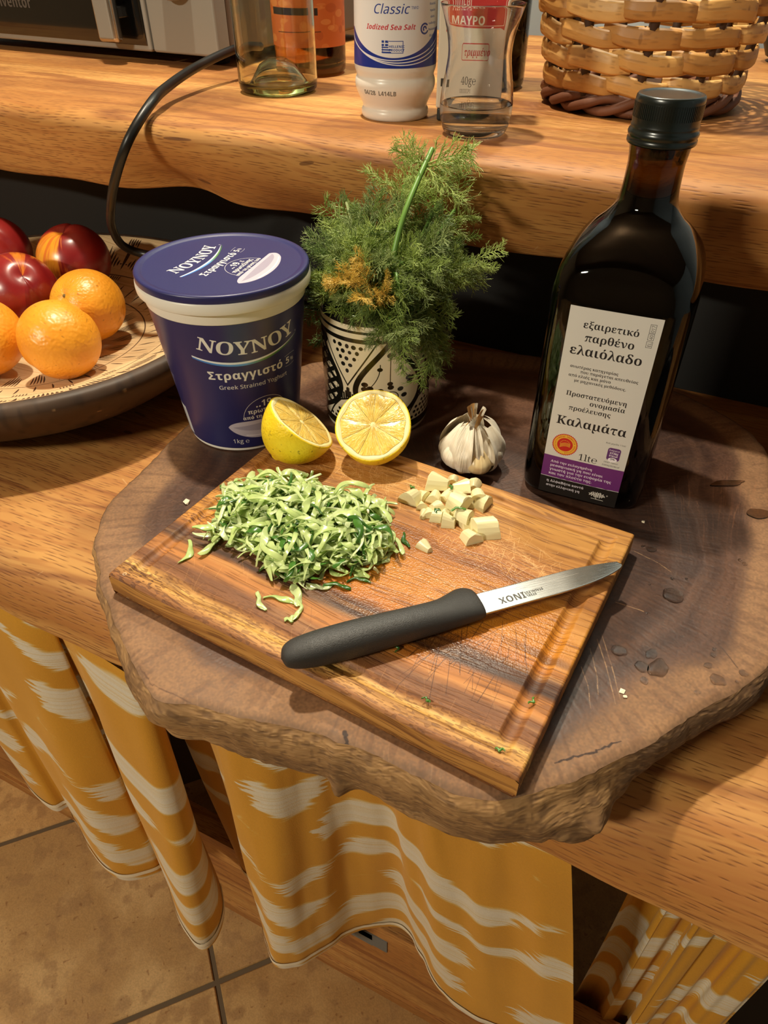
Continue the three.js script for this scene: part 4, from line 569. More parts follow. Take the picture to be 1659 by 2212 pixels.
function sprig(tip, { n = 7, size = 1, from = 0.35, mat, label, group = 'dill in the painted cup', droop = 0, stemMat = M.stem, r = 0.0014, bareTip = false, rise = 0.35 }) {
  tip = neckless(tip); const base = V(mouth.x + rr(-0.02, 0.02), SLAB + 0.02, mouth.z + rr(-0.02, 0.02)), neck = V(mouth.x + (tip.x - mouth.x) * 0.28 + rr(-0.008, 0.008), mouth.y + 0.004, mouth.z + (tip.z - mouth.z) * 0.28 + rr(-0.008, 0.008)), dx = Math.hypot(neck.x - mouth.x, neck.z - mouth.z); if (dx > 0.034) { neck.x = mouth.x + (neck.x - mouth.x) * 0.034 / dx; neck.z = mouth.z + (neck.z - mouth.z) * 0.034 / dx; }
  const mid = neck.clone().lerp(tip, 0.55); mid.y += rise * 0.5 * neck.distanceTo(tip) * (tip.y < neck.y + 0.05 ? 1 : 0.25); if (tip.y < neck.y) mid.y = Math.max(mid.y, neck.y + 0.03);
  const curve = new THREE.CatmullRomCurve3([base, neck, mid, tip], false, 'centripetal'), g = thing('dill_sprig', label ?? 'feathery green dill sprig crowded in the painted cup', 'dill', V(0, 0, 0), 0, group);
  obj('stem', new THREE.TubeGeometry(curve, 22, r, 6), stemMat, g);
  for (let i = 0; i < n; i++) { const t = lerp(from + 0.28, 1, n > 1 ? i / (n - 1) : 1), p = curve.getPoint(t), d = curve.getTangent(t), f = obj('frond', pick(frondsG), mat ?? pick(dillMats), g); f.position.copy(p); const spread = i === n - 1 ? 0.25 : 1.0, dir = d.clone().add(V(rr(-1, 1), rr(-0.5, 0.8) - droop, rr(-1, 1)).multiplyScalar(spread)).normalize(); f.quaternion.setFromUnitVectors(V(0, 1, 0), dir); f.rotateY(rr(0, 6.3)); f.scale.setScalar(size * rr(0.8, 1.15)); }
  return g;
}
{
  const D = cupDepth;
  // the heap of sprigs: pixel of the tip and how far before (-) or behind (+) the cup's mouth it ends
  const tips = [[700, 545, 0.0], [690, 590, -0.02], [725, 480, 0.01], [760, 420, 0.02], [800, 400, 0.0], [845, 420, -0.01], [780, 470, -0.03], [740, 560, -0.04], [830, 500, -0.05], [880, 470, 0.0], [930, 440, 0.02], [970, 450, 0.01], [1000, 480, 0.0], [1010, 540, -0.01], [1030, 560, 0.0], [950, 530, -0.03], [900, 560, -0.05], [860, 590, -0.06], [780, 600, -0.05], [720, 620, -0.045], [820, 640, -0.055], [760, 520, -0.045], [990, 600, -0.02], [960, 640, -0.03], [920, 480, -0.03], [850, 540, 0.02], [800, 560, -0.06], [700, 510, 0.02]];
  for (const [x, y, dd] of tips) sprig(inDepth(x, y + 14, D + dd), { n: 7, size: 0.95, droop: 0.15 });
  { const g = thing('dill_sprig', 'tallest dill sprig with a thick bare green stem rising above the others', 'dill', V(0, 0, 0), 0, 'dill in the painted cup'), tip = inDepth(934, 322, D - 0.045), c = new THREE.CatmullRomCurve3([V(mouth.x - 0.012, SLAB + 0.02, mouth.z + 0.01), inDepth(830, 640, D - 0.03), inDepth(868, 480, D - 0.052), inDepth(905, 385, D - 0.05), tip], false, 'centripetal');
    obj('stem', new THREE.TubeGeometry(c, 30, 0.0021, 8), M.stem, g); for (const [t, dx, dy, s] of [[0.86, -40, -70, 0.8], [0.86, 70, -10, 1.15], [0.84, 60, 30, 1.1], [0.86, -50, -5, 0.8], [0.84, 90, -20, 1.2]]) { const p = c.getPoint(t), f = obj('frond', pick(frondsG), dillMats[2], g); f.position.copy(p); f.quaternion.setFromUnitVectors(V(0, 1, 0), RIGHT.clone().multiplyScalar(dx).addScaledVector(UPWARD, -dy).addScaledVector(AHEAD, rr(-25, 15)).normalize()); f.rotateY(rr(0, 6.3)); f.scale.setScalar(s); } }
  for (const [x, y] of [[890, 330], [985, 380], [1030, 400], [870, 385]]) sprig(inDepth(x, y, D - 0.008), { n: 3, size: 0.95, from: 0.62, mat: dillMats[2], label: 'light green dill sprig spreading beside the tallest stem', rise: 0.1 });
  sprig(inDepth(728, 372, D + 0.0), { n: 1, size: 0.2, from: 0.7, label: 'bare pale dill stem tip poking up from the heap beside the tub', r: 0.0012, rise: 0.05, stemMat: M.stemPale }); sprig(inDepth(762, 392, D + 0.0), { n: 1, size: 0.2, from: 0.7, label: 'short cut dill stem standing close to the bare pale one', r: 0.0015, rise: 0.05, stemMat: M.stemPale });
  sprig(inDepth(1085, 540, D - 0.015), { n: 6, size: 0.8, from: 0.35, label: 'dill sprig reaching sideways out to the oil bottle with a pale curled tip', rise: 0.1, mat: dillMats[2] });
  for (const [x, y, dd] of [[895, 735, -0.062], [860, 720, -0.06], [935, 700, -0.045], [985, 785, -0.015], [960, 750, -0.03], [1005, 715, -0.01], [975, 700, -0.02], [1000, 760, 0.0], [950, 690, -0.035], [1010, 660, -0.015]]) sprig(inDepth(x, y, D + dd), { n: 8, size: 0.9, from: 0.3, droop: 0.9, label: 'limp dill sprig hanging over the rim of the painted cup', mat: pick([dillMats[1], dillMats[4], dillMats[0]]) });
  sprig(inDepth(984, 800, D + 0.005), { n: 5, size: 0.6, from: 0.4, droop: 1.2, label: 'thin dill sprig drooping lowest beside the cup toward the garlic bulb', mat: dillMats[3] });
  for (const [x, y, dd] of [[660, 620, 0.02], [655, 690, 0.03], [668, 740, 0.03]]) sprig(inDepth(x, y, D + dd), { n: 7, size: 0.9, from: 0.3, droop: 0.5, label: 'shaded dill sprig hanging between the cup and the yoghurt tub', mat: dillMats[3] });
  for (const [x, y, dd] of [[792, 590, -0.078], [702, 590, -0.06], [806, 640, -0.072]]) sprig(inDepth(x, y, D + dd), { n: 6, size: 0.7, from: 0.4, mat: M.dillYellow, stemMat: M.stemPale, label: 'wilted yellow dill frond at the rim of the painted cup', rise: 0.1 });
  sprig(inDepth(840, 560, D - 0.055), { n: 1, size: 0.6, from: 0.6, r: 0.0018, label: 'smooth bare dill stem crossing the front of the bunch' });
}

// ---------------------------------------------------------------- olive oil bottle
const oilInk = inkTex(760, 1970, (g, w, h) => {
  const px = h / 0.140, Y = (fy) => fy * 0.126 * px, X = (fx) => fx * w; g.fillStyle = '#d6d5d0'; g.fillRect(0, 0, w, h); g.fillStyle = '#16161c'; g.textBaseline = 'middle';
  const put = (t, fx, fy, width, wt = 'bold', fam = 'serif') => { let s = 10; g.font = `${wt} 100px ${fam}`; s = 100 * width * w / g.measureText(t).width; g.font = `${wt} ${s}px ${fam}`; g.textAlign = 'center'; g.fillText(t, X(fx), Y(fy)); };
  put('εξαιρετικό', 0.48, 0.085, 0.61); put('παρθένο', 0.49, 0.150, 0.55); put('ελαιόλαδο', 0.48, 0.221, 0.81); put('ανωτέρας κατηγορίας', 0.39, 0.309, 0.55); put('που παράγεται απευθείας', 0.57, 0.333, 0.655); put('από ελιές και μόνο', 0.36, 0.358, 0.49); put('με μηχανικές μεθόδους.', 0.49, 0.384, 0.60);
  put('Προστατευόμενη', 0.484, 0.462, 0.715); put('ονομασία', 0.628, 0.500, 0.415); put('προέλευσης', 0.438, 0.543, 0.50); put('Καλαμάτα', 0.494, 0.627, 0.845); put('1lt℮', 0.54, 0.831, 0.245, '', 'serif');
  g.save(); g.translate(X(0.905), Y(0.092)); g.rotate(-Math.PI / 2); g.lineWidth = 3; g.strokeStyle = '#3a3a3e'; g.font = '38px sans-serif'; g.textAlign = 'center'; g.fillStyle = '#3a3a3e'; for (const [t, x, ww] of [['EL', -68, 54], ['40', 0, 56], ['017', 72, 74]]) { g.strokeRect(x - ww / 2, -23, ww, 46); g.fillText(t, x, 2); } g.restore();
  g.save(); g.translate(X(0.232), Y(0.775)); const R = 124; g.fillStyle = '#c4231c'; g.beginPath(); for (let i = 0; i < 80; i++) { const r = i % 2 ? R : R * 0.92, a = i / 80 * 6.2832; g.lineTo(r * Math.cos(a), r * Math.sin(a)); } g.fill(); g.fillStyle = '#e6b73a'; g.beginPath(); g.arc(0, 0, R * 0.88, 0, 7); g.fill(); g.fillStyle = '#c4231c'; g.beginPath(); g.arc(0, 0, R * 0.6, 0, 7); g.fill();
  g.font = 'bold 20px sans-serif'; g.textAlign = 'center'; [...'ΠΡΟΣΤΑΤΕΥΟΜΕΝΗ ΟΝΟΜΑΣΙΑ ΠΡΟΕΛΕΥΣΗΣ ★ ★ '].forEach((c, i, l) => { g.save(); g.rotate(i / l.length * 6.2832 - 2.3); g.translate(0, -R * 0.74); g.fillText(c, 0, 0); g.restore(); }); g.strokeStyle = '#e6b73a'; g.lineWidth = 5; for (let i = 0; i < 4; i++) { g.beginPath(); g.moveTo(-46, 36 - i * 11); g.quadraticCurveTo(0, 0 - i * 12, 50, 18 - i * 10); g.stroke(); } g.fillStyle = '#e6b73a'; for (let i = 0; i < 9; i++) { const a = -2.9 + i * 0.33; g.beginPath(); g.arc(48 * Math.cos(a), 48 * Math.sin(a), 4, 0, 7); g.fill(); } g.restore();
  g.fillStyle = '#2a2a2e'; put('Ανά μερίδα 11ml', 0.825, 0.704, 0.235, '', 'sans-serif'); g.fillStyle = '#5d2f70'; g.beginPath(); g.roundRect(X(0.752), Y(0.730), 118, 140, 26); g.fill(); g.fillStyle = '#f0ecf4'; g.beginPath(); g.ellipse(X(0.752) + 59, Y(0.730) + 132, 42, 26, 0, 0, 7); g.fill(); put('Ενέργεια', 0.83, 0.745, 0.125, '', 'sans-serif'); put('373kJ', 0.83, 0.763, 0.105, 'bold', 'sans-serif'); put('91kcal', 0.83, 0.780, 0.105, 'bold', 'sans-serif'); g.fillStyle = '#1c1c22'; put('5%', 0.83, 0.800, 0.055, 'bold', 'sans-serif'); put('ΠΠΑ* 100ml:', 0.822, 0.824, 0.175, '', 'sans-serif'); put('3389kJ/824kcal', 0.826, 0.843, 0.215, '', 'sans-serif');
  const yp = Y(0.861), yb = Y(1.0); g.fillStyle = '#6c2b74'; g.beginPath(); g.moveTo(0, yp); g.lineTo(w, yp); g.lineTo(w, yb + 6); for (let x = w; x >= 0; x -= 20) g.lineTo(x, yb + 6 * noise(x * 0.03, 4)); g.fill();
  g.fillStyle = '#1a1512'; g.fillRect(0, yb + 7, w, h - yb); g.fillStyle = '#e9e2ee'; put('Από την ευλογημένη', 0.36, 0.896, 0.53); put('μεσσηνιακή γη που είναι', 0.432, 0.922, 0.67); put('γνωστή για την ευφορία της', 0.49, 0.949, 0.785); put('και τον πλούτο της.', 0.374, 0.976, 0.56); put('η ΑλφαΒήτα κοντά', 0.328, 1.030, 0.485); put('στην ελληνική γη', 0.311, 1.060, 0.444);
  g.strokeStyle = '#ece6dc'; g.fillStyle = '#ece6dc'; g.lineWidth = 5; const tx = X(0.75), ty = Y(1.062); g.beginPath(); g.moveTo(tx - 50, ty + 34); g.lineTo(tx + 70, ty + 38); g.moveTo(tx, ty + 34); g.quadraticCurveTo(tx - 6, ty + 10, tx + 4, ty - 10); g.stroke(); for (let i = 0; i < 46; i++) { const a = i * 2.4, r = Math.sqrt(i / 46); g.beginPath(); g.ellipse(tx + 78 * r * Math.cos(a), ty - 18 + 30 * r * Math.sin(a), 9, 4, a, 0, 7); g.fill(); } g.font = '22px sans-serif'; g.fillText('®', tx + 96, ty - 30);
});
{
  const bottle = thing('oil_bottle', 'tall square dark glass bottle of olive oil with a white and purple label', 'bottle', V(-0.0515, SLAB, -0.4552), 2.7 * Math.PI / 180);
  M.oilGlass = phys({ color: 0xffffff, roughness: 0.03, transmission: 1, thickness: 0.05, ior: 1.5, attenuationColor: new THREE.Color(0.44, 0.34, 0.05), attenuationDistance: 0.0085, specularIntensity: 1 });
  const half = 0.0428, prof = smooth([[0.0001, 0.0026], [0.024, 0.0024], [0.034, 0.0006], [0.039, 0.0012], [0.0416, 0.004], [0.0425, 0.010], [half, 0.04], [half, 0.1], [half, 0.142], [0.0426, 0.150], [0.0413, 0.159], [0.0386, 0.1675], [0.0342, 0.1755], [0.0284, 0.1825], [0.0224, 0.188], [0.0183, 0.1935], [0.0164, 0.2], [0.0156, 0.215], [0.0155, 0.235], [0.0001, 0.2355]], 120);
  const pow = (y) => lerp(5.5, 2, sstep(0.148, 0.19, y)), se = (a, r, p) => r / Math.pow(Math.abs(Math.cos(a)) ** p + Math.abs(Math.sin(a)) ** p, 1 / p);
  const bg = surf(128, prof.length - 1, (u, v) => { const q = prof[Math.round(v * (prof.length - 1))], a = -Math.PI + u * 2 * Math.PI, r = se(a, Math.max(q[0], 1e-5), pow(q[1])); return [r * Math.sin(a), q[1], r * Math.cos(a)]; }, { closed: true });
  obj('glass_body', bg, M.oilGlass, bottle);
  const lw = 0.0271, y0 = 0.0055, y1 = 0.1452; M.oilLabel = std({ map: oilInk, roughness: 0.55 });
  const zAt = (x, y) => { const q = prof.find((s) => s[1] >= y && s[0] > 0.03) ?? [half]; const r = Math.min(q[0], half); return Math.pow(Math.max(1e-9, r ** 5.5 - Math.abs(x) ** 5.5), 1 / 5.5); };
  obj('paper_label', surf(24, 24, (u, v) => { const x = lerp(-lw, lw, u), y = lerp(y0, y1, v); return [x, y, Math.max(zAt(x, Math.max(y, 0.012)), half - 0.0005) + 0.0003]; }), M.oilLabel, bottle);
  M.cap = phys({ color: 0x0a1513, roughness: 0.3, clearcoat: 0.4, clearcoatRoughness: 0.2 });
  const capP = []; for (const p of [[0.0158, 0.2265], [0.0184, 0.2268], [0.0188, 0.2276], [0.0187, 0.2292], [0.0181, 0.2299], [0.0187, 0.2308], [0.019, 0.232], [0.0186, 0.2334], [0.0179, 0.2342], [0.0181, 0.2352], [0.0182, 0.236], [0.0178, 0.2368], [0.01795, 0.239], [0.018, 0.2478], [0.0178, 0.2495], [0.0172, 0.2504], [0.0165, 0.2506], [0.0152, 0.2503], [0.0148, 0.2499], [0.0001, 0.2498]]) capP.push(p);
  const cap = obj('screw_cap', rev(capP, 96, 0), M.cap, bottle); const ribs = []; for (let i = 0; i < 90; i++) { const a = i / 90 * 6.2832, g = new THREE.BoxGeometry(0.0006, 0.0072, 0.0005); g.translate(0, 0.2433, 0.018); g.rotateY(a); ribs.push(g); } obj('knurling', mergeGeometries(ribs), M.cap, cap);
}

// ---------------------------------------------------------------- fruit bowl and fruit
const BOWL = V(-0.622, COUNTER, -0.4563);
{
  const bowl = thing('fruit_bowl', 'wide dark wooden bowl with a pale carved inside, holding oranges and nectarines', 'bowl', BOWL);
  const shellT = grainTex(1024, 256, (u, v) => { const n = fbm(u * 24, v * 5, 4, 24, 5), m = fbm(u * 9 + 4, v * 3, 4, 9, 3), s = noise(u * 200, v * 18, 200, 18), sp = noise(u * 160, v * 30, 160, 30); let c = mix3([58, 42, 30], [92, 68, 48], n); c = mix3(c, [128, 96, 58], 0.5 * sstep(0.58, 0.78, m)); c = mix3(c, [40, 28, 20], 0.4 * sstep(0.6, 0.85, s)); c = mix3(c, [190, 160, 112], 0.6 * sstep(0.93, 0.97, sp)); return [c[0], c[1], c[2], 0.5 + 0.3 * (s - 0.5) + 0.3 * (n - 0.5), 0.5 + 0.25 * n]; });
  M.bowlShell = std({ ...shellT, roughness: 1, bumpScale: 0.0015 }); const wob = (a, y) => 1 + 0.012 * Math.sin(a * 3 + 0.8) + 0.006 * Math.sin(a * 7);
  obj('outer_shell', rev(smooth([[0.0001, 0.0004], [0.1, 0], [0.125, 0.002], [0.158, 0.014], [0.190, 0.035], [0.208, 0.054], [0.2135, 0.066], [0.2105, 0.0738], [0.2045, 0.0758], [0.2015, 0.0750]], 60), 160, 0, wob), M.bowlShell, bowl);
  const carveT = inkTex(1536, 1536, (g, w) => {
    g.fillStyle = '#d8b98c'; g.fillRect(0, 0, w, w); g.translate(w / 2, w / 2); const R = w / 2; for (let i = 0; i < 260; i++) { g.strokeStyle = `rgba(176,138,92,${rr(0.1, 0.4)})`; g.lineWidth = rr(1, 4); const y = rr(-R, R); g.beginPath(); g.moveTo(-R, y); g.quadraticCurveTo(0, y + rr(-30, 30), R, y + rr(-30, 30)); g.stroke(); }
    g.fillStyle = '#40291a'; const wedge = (a, r0, r1, wd) => { g.save(); g.rotate(a); g.beginPath(); g.moveTo(0, -r0 * R); g.quadraticCurveTo(wd, -(r0 + r1) / 2 * R, 0, -r1 * R); g.quadraticCurveTo(-wd * 0.35, -(r0 + r1) / 2 * R, 0, -r0 * R); g.fill(); g.restore(); };
    for (let k = 0; k < 22; k++) { const a0 = k / 22 * 6.2832; for (let j = -5; j <= 5; j++) wedge(a0 + j * 0.024, 0.72 + Math.abs(j) * 0.012, 0.9 - Math.abs(j) * 0.022, 13); wedge(a0 + 0.143, 0.74, 0.96, 24); for (let j = 0; j < 5; j++) { wedge(a0 + 0.11 + j * 0.016, 0.90 + 0.01 * (j % 2), 0.955, 11); wedge(a0 + 0.1 + j * 0.02, 0.66, 0.70, 6); } }
    for (let k = 0; k < 48; k++) wedge(k / 48 * 6.2832, 0.54, 0.64, 9); for (let k = 0; k < 24; k++) for (let j = -2; j <= 2; j++) wedge(k / 24 * 6.2832 + j * 0.03, 0.34 + 0.02 * Math.abs(j), 0.5, 8); g.strokeStyle = '#52351f'; g.lineWidth = 4; for (const r of [0.52, 0.7]) { g.beginPath(); g.arc(0, 0, r * R, 0, 7); g.stroke(); }
  });
  const carveB = setTex(new THREE.CanvasTexture(carveT.image), false); M.bowlInside = std({ map: carveT, bumpMap: carveB, bumpScale: 0.0016, roughness: 0.65 });
  const ig = rev(smooth([[0.2022, 0.0748], [0.199, 0.0738], [0.17, 0.0585], [0.125, 0.0425], [0.075, 0.031], [0.03, 0.0262], [0.0001, 0.0258]], 40), 160, 0, wob); { const t = ig.attributes.uv, p = ig.attributes.position; for (let i = 0; i < t.count; i++) t.setXY(i, 0.5 + p.getX(i) / 0.41, 0.5 + p.getZ(i) / 0.41); }
  obj('carved_inside', ig, M.bowlInside, bowl);
}
{
  const orangeT = (shift) => grainTex(512, 256, (u, v) => { const n = fbm(u * 6 + shift, v * 4, 4, 0, 0), p = noise(u * 110, v * 60, 110, 60), q = noise(u * 60 + 9, v * 34, 60, 34); let c = mix3([228, 142, 34], [240, 168, 48], n); c = mix3(c, [216, 168, 44], 0.6 * sstep(0.5, 0.75, fbm(u * 3 + shift + 8, v * 3, 3))); c = mix3(c, [150, 96, 30], 0.5 * sstep(0.9, 0.97, noise(u * 50 + shift, v * 30))); return [c[0], c[1], c[2], 0.5 + 0.4 * (p - 0.5) + 0.3 * (q - 0.5)]; });
  const orange = (c, r, label, shift, tilt) => { const t = orangeT(shift), m = phys({ ...t, roughness: 0.38, bumpScale: 0.0007, clearcoat: 0.15, clearcoatRoughness: 0.3 }), o = thing('orange', label, 'orange', c, 0, 'oranges in the bowl'); o.rotation.set(tilt, shift, 0.3); obj('rind', surf(64, 40, (u, v) => { const a = u * 2 * Math.PI, t2 = v * Math.PI, dim = 1 - 0.05 * Math.exp(-(((Math.PI - t2) / 0.16) ** 2)) - 0.03 * Math.exp(-((t2 / 0.12) ** 2)), R = r * dim * (1 + 0.012 * Math.sin(a * 2 + shift)); return [R * Math.sin(t2) * Math.sin(a), -R * 0.96 * Math.cos(t2), R * Math.sin(t2) * Math.cos(a)]; }, { closed: true }), m, o); const nv = obj('stem_scar', rev([[0.0018, r * 0.905], [0.0016, r * 0.93], [0.0001, r * 0.932]], 10), std({ color: 0x6f5a2c, roughness: 0.8 }), o); return o; };
  orange(V(-0.5333, 0.8815, -0.4106), 0.0362, 'bright orange with a small dark navel scar, nearest the bowl rim by the yoghurt tub', 0.3, 2.1); orange(V(-0.5662, 0.8805, -0.481), 0.0358, 'orange sitting behind the bright one and against the nectarines', 1.7, 0.6); orange(V(-0.6082, 0.8775, -0.3883), 0.0362, 'yellower orange at the open side of the bowl', 4.1, 1.0);
  const nectT = (k, yellow) => grainTex(512, 256, (u, v) => { const n = fbm(u * 5 + k, v * 5, 4), st = fbm(u * 60 + k, v * 4, 3), ye = sstep(0.62 - yellow, 0.7 - yellow, 0.5 + 0.5 * Math.cos((u - 0.5) * 6.283) - 0.25 + 0.2 * (n - 0.5) + 0.16 * (st - 0.5)), fr = noise(u * 150, v * 90); let c = mix3([108, 18, 24], [160, 42, 36], n); c = mix3(c, [222, 152, 40], ye); c = mix3(c, [190, 70, 36], 0.5 * ye * sstep(0.4, 0.7, st)); c = mix3(c, [198, 110, 70], 0.2 * sstep(0.9, 0.97, fr)); return [c[0], c[1], c[2]]; });
  const nectarine = (c, r, label, k, yellow, turn) => { const m = phys({ ...nectT(k, yellow), roughness: 0.3, clearcoat: 0.3, clearcoatRoughness: 0.25 }), o = thing('nectarine', label, 'nectarine', c, turn[1], 'nectarines in the bowl'); o.rotation.x = turn[0]; o.rotation.z = turn[2]; obj('skin', surf(72, 44, (u, v) => { const a = u * 2 * Math.PI, t2 = v * Math.PI, da = mod(a - 0.5 + Math.PI, 2 * Math.PI) - Math.PI, cleft = 0.07 * Math.exp(-((da / 0.16) ** 2)) * Math.sin(t2) ** 0.6, pole = 0.12 * Math.exp(-(((Math.PI - t2) / 0.25) ** 2)), tip = 0.05 * Math.exp(-((t2 / 0.2) ** 2)), R = r * (1 - cleft - pole + tip); return [R * Math.sin(t2) * Math.sin(a), -R * 0.97 * Math.cos(t2), R * Math.sin(t2) * Math.cos(a)]; }, { closed: true }), m, o); obj('stem_pit', rev([[0.0028, r * 0.8], [0.0012, r * 0.85], [0.0001, r * 0.86]], 10), std({ color: 0x4a3018, roughness: 0.9 }), o); return o; };
  nectarine(V(-0.6406, 0.8885, -0.4658), 0.037, 'dark red nectarine with its crease showing, in front of the other nectarines', 3, -0.08, [0.9, 0.5, -0.9]); nectarine(V(-0.6486, 0.8905, -0.5495), 0.0385, 'red nectarine with a yellow flank, behind the oranges under the shelf', 7, 0.06, [0.2, 2.9, 0.1]); nectarine(V(-0.7413, 0.8925, -0.5258), 0.038, 'deep red nectarine in the shade at the far side of the bowl', 12, -0.25, [0.3, 1, 0]);
}

// ---------------------------------------------------------------- on the shelf: microwave
{
  const mw = thing('microwave_oven', 'microwave oven with black glass door and grey control panel on the shelf', 'microwave', V(-0.584, SHELF, -0.771), -2.2 * Math.PI / 180);
  M.mwGrey = std({ color: 0x8c887f, roughness: 0.4, metalness: 0.2 }); M.mwSide = std({ color: 0x6b5c4e, roughness: 0.45, metalness: 0.3 }); M.mwGlass = phys({ color: 0x050505, roughness: 0.08, clearcoat: 1, clearcoatRoughness: 0.03 }); M.mwFoot = std({ color: 0x111111, roughness: 0.8 }); M.chrome = std({ color: 0xcac6c0, metalness: 1, roughness: 0.2 });
  const rb = (x0, x1, y0, y1, z0, z1, r = 0.003) => shifted(new RoundedBoxGeometry(x1 - x0, y1 - y0, z1 - z0, 3, r), (x0 + x1) / 2, (y0 + y1) / 2, (z0 + z1) / 2);
  obj('cabinet', rb(-0.5, 0, 0.0125, 0.28, -0.36, -0.022, 0.004), M.mwSide, mw); obj('control_panel', rb(-0.098, 0, 0.0125, 0.28, -0.0225, 0), M.mwGrey, mw);
  const kn = obj('knob', (() => { const g = rev([[0.0205, 0], [0.0205, 0.012], [0.0185, 0.0155], [0.0001, 0.016]], 40); g.rotateX(Math.PI / 2); return shifted(g, -0.049, 0.085, 0); })(), M.mwGrey, mw);
  const door = obj('door_frame', rb(-0.5, -0.1, 0.0125, 0.28, -0.0225, 0.001), M.mwGrey, mw); obj('door_glass', rb(-0.494, -0.1045, 0.0185, 0.274, -0.01, 0.0018, 0.001), M.mwGlass, door);
  const hd = obj('door_handle', rb(-0.158, -0.128, 0.022, 0.26, 0.012, 0.026, 0.005), M.chrome, door); obj('handle_face', rb(-0.1545, -0.1315, 0.0255, 0.2565, 0.018, 0.0268, 0.002), M.mwGrey, hd); for (const y of [0.05, 0.232]) obj('handle_post', rb(-0.151, -0.135, y - 0.006, y + 0.006, 0, 0.015, 0.002), M.chrome, hd);
  { const g = new TextGeometry('Inventor', { font: sansBold, size: 0.0118, depth: 0.0002, curveSegments: 4, bevelEnabled: false }); g.computeBoundingBox(); g.translate(-0.286 - g.boundingBox.max.x, 0.0485, 0.0019); obj('lettering', g, std({ color: 0x4d4640, roughness: 0.5 }), door); }
  for (const [x, z] of [[-0.04, -0.05], [-0.46, -0.05], [-0.04, -0.32], [-0.46, -0.32]]) obj('foot', shifted(new THREE.CylinderGeometry(0.013, 0.011, 0.0135, 20), x, 0.00675, z), M.mwFoot, mw);
}
// black cable hanging from the shelf to behind the tub
{
  M.cable = std({ color: 0x131211, roughness: 0.38 }); const pts = [V(-0.55, SHELF + 0.022, -0.80), V(-0.535, SHELF + 0.028, -0.74), onZ(430, 142, -0.665), onZ(365, 185, -0.60), onZ(325, 225, -0.548), onZ(280, 298, -0.518), onZ(252, 375, -0.514), onZ(240, 440, -0.52), onZ(243, 495, -0.54), onZ(265, 530, -0.555), onZ(300, 546, -0.57), V(-0.47, 0.906, -0.578), V(-0.41, 0.888, -0.60), V(-0.372, 0.85, -0.632), V(-0.362, 0.818, -0.67), V(-0.35, COUNTER + 0.006, -0.70)];
  tag(obj('power_cable', tube(pts, 0.0043, 160, 12), M.cable), 'thick black power cable looping down over the shelf edge beside the microwave', 'cable');
}
// clear wine bottle and amber bottle
{
  M.clearGlass = phys({ color: 0xeef2dc, roughness: 0.02, transmission: 1, thickness: 0, ior: 1.5 }); M.paleWine = phys({ color: 0xffffff, roughness: 0.0, transmission: 1, thickness: 0.03, ior: 1.34, attenuationColor: new THREE.Color(0.86, 0.84, 0.5), attenuationDistance: 0.08 });
  M.greenGlass = phys({ color: 0xffffff, roughness: 0.02, transmission: 1, thickness: 0.004, ior: 1.5, attenuationColor: new THREE.Color(0.72, 0.76, 0.42), attenuationDistance: 0.012 });
  const wine = thing('wine_bottle', 'clear pale green glass bottle with a domed punt, nearly empty, between microwave and salt', 'bottle', V(-0.4581, SHELF, -0.696));
  const outer = [[0.0001, 0.026], [0.008, 0.0255], [0.016, 0.021], [0.023, 0.012], [0.028, 0.003], [0.032, 0.0002], [0.036, 0.0008], [0.0388, 0.004], [0.0395, 0.01], [0.0395, 0.19], [0.036, 0.207], [0.026, 0.228], [0.0175, 0.245], [0.0145, 0.262], [0.0145, 0.31]], inner = [[0.0115, 0.31], [0.0115, 0.262], [0.0148, 0.244], [0.0235, 0.227], [0.0335, 0.206], [0.0372, 0.189], [0.0372, 0.012], [0.0355, 0.0075], [0.031, 0.0065], [0.026, 0.012], [0.018, 0.0235], [0.009, 0.0285], [0.0001, 0.029]];
  obj('glass', rev([...outer, [0.0140, 0.312], [0.012, 0.312], ...inner], 72), M.greenGlass, wine);
  const amber = thing('amber_bottle', 'brown spirits bottle with an orange paper label, behind the clear green bottle', 'bottle', V(-0.4876, SHELF, -0.81)); M.amber = phys({ color: 0xffffff, roughness: 0.03, transmission: 1, thickness: 0.05, ior: 1.45, attenuationColor: new THREE.Color(0.62, 0.30, 0.06), attenuationDistance: 0.05 });
  obj('glass', rev([[0.0001, 0.004], [0.03, 0.002], [0.0365, 0.0005], [0.0395, 0.004], [0.0401, 0.012], [0.0401, 0.16], [0.036, 0.18], [0.022, 0.205], [0.015, 0.22], [0.0145, 0.26], [0.0001, 0.2605]], 72), M.amber, amber);
  const azA = Math.atan2(0.4876, 0.81), lab = inkTex(1024, 512, (g, w, h) => { g.fillStyle = '#c4642a'; g.fillRect(0, 0, w, h); g.globalAlpha = 0.5; for (let i = 0; i < 60; i++) { g.fillStyle = pick(['#d98a4a', '#a84c1c', '#e0a060']); g.beginPath(); g.ellipse(rr(0, w), rr(0, h), rr(10, 60), rr(6, 30), 0, 0, 7); g.fill(); } g.globalAlpha = 1; g.fillStyle = '#1d1410'; g.fillRect(260, 300, 420, 38); g.fillStyle = '#d8b27a'; g.font = 'italic bold 34px serif'; g.textAlign = 'center'; g.fillStyle = '#3a1c10'; g.fillRect(300, 180, 300, 26); g.strokeStyle = '#5a2a12'; g.lineWidth = 5; g.beginPath(); g.moveTo(320, 430); g.lineTo(700, 424); g.stroke(); });
  const lg = surf(60, 2, (u, v) => { const a = azA - 0.3 + (u - 0.5) * 3.4, r = 0.0404; return [r * Math.sin(a), 0.0275 + v * 0.085, r * Math.cos(a)]; }); obj('paper_label', lg, std({ map: lab, roughness: 0.5 }), amber);
}
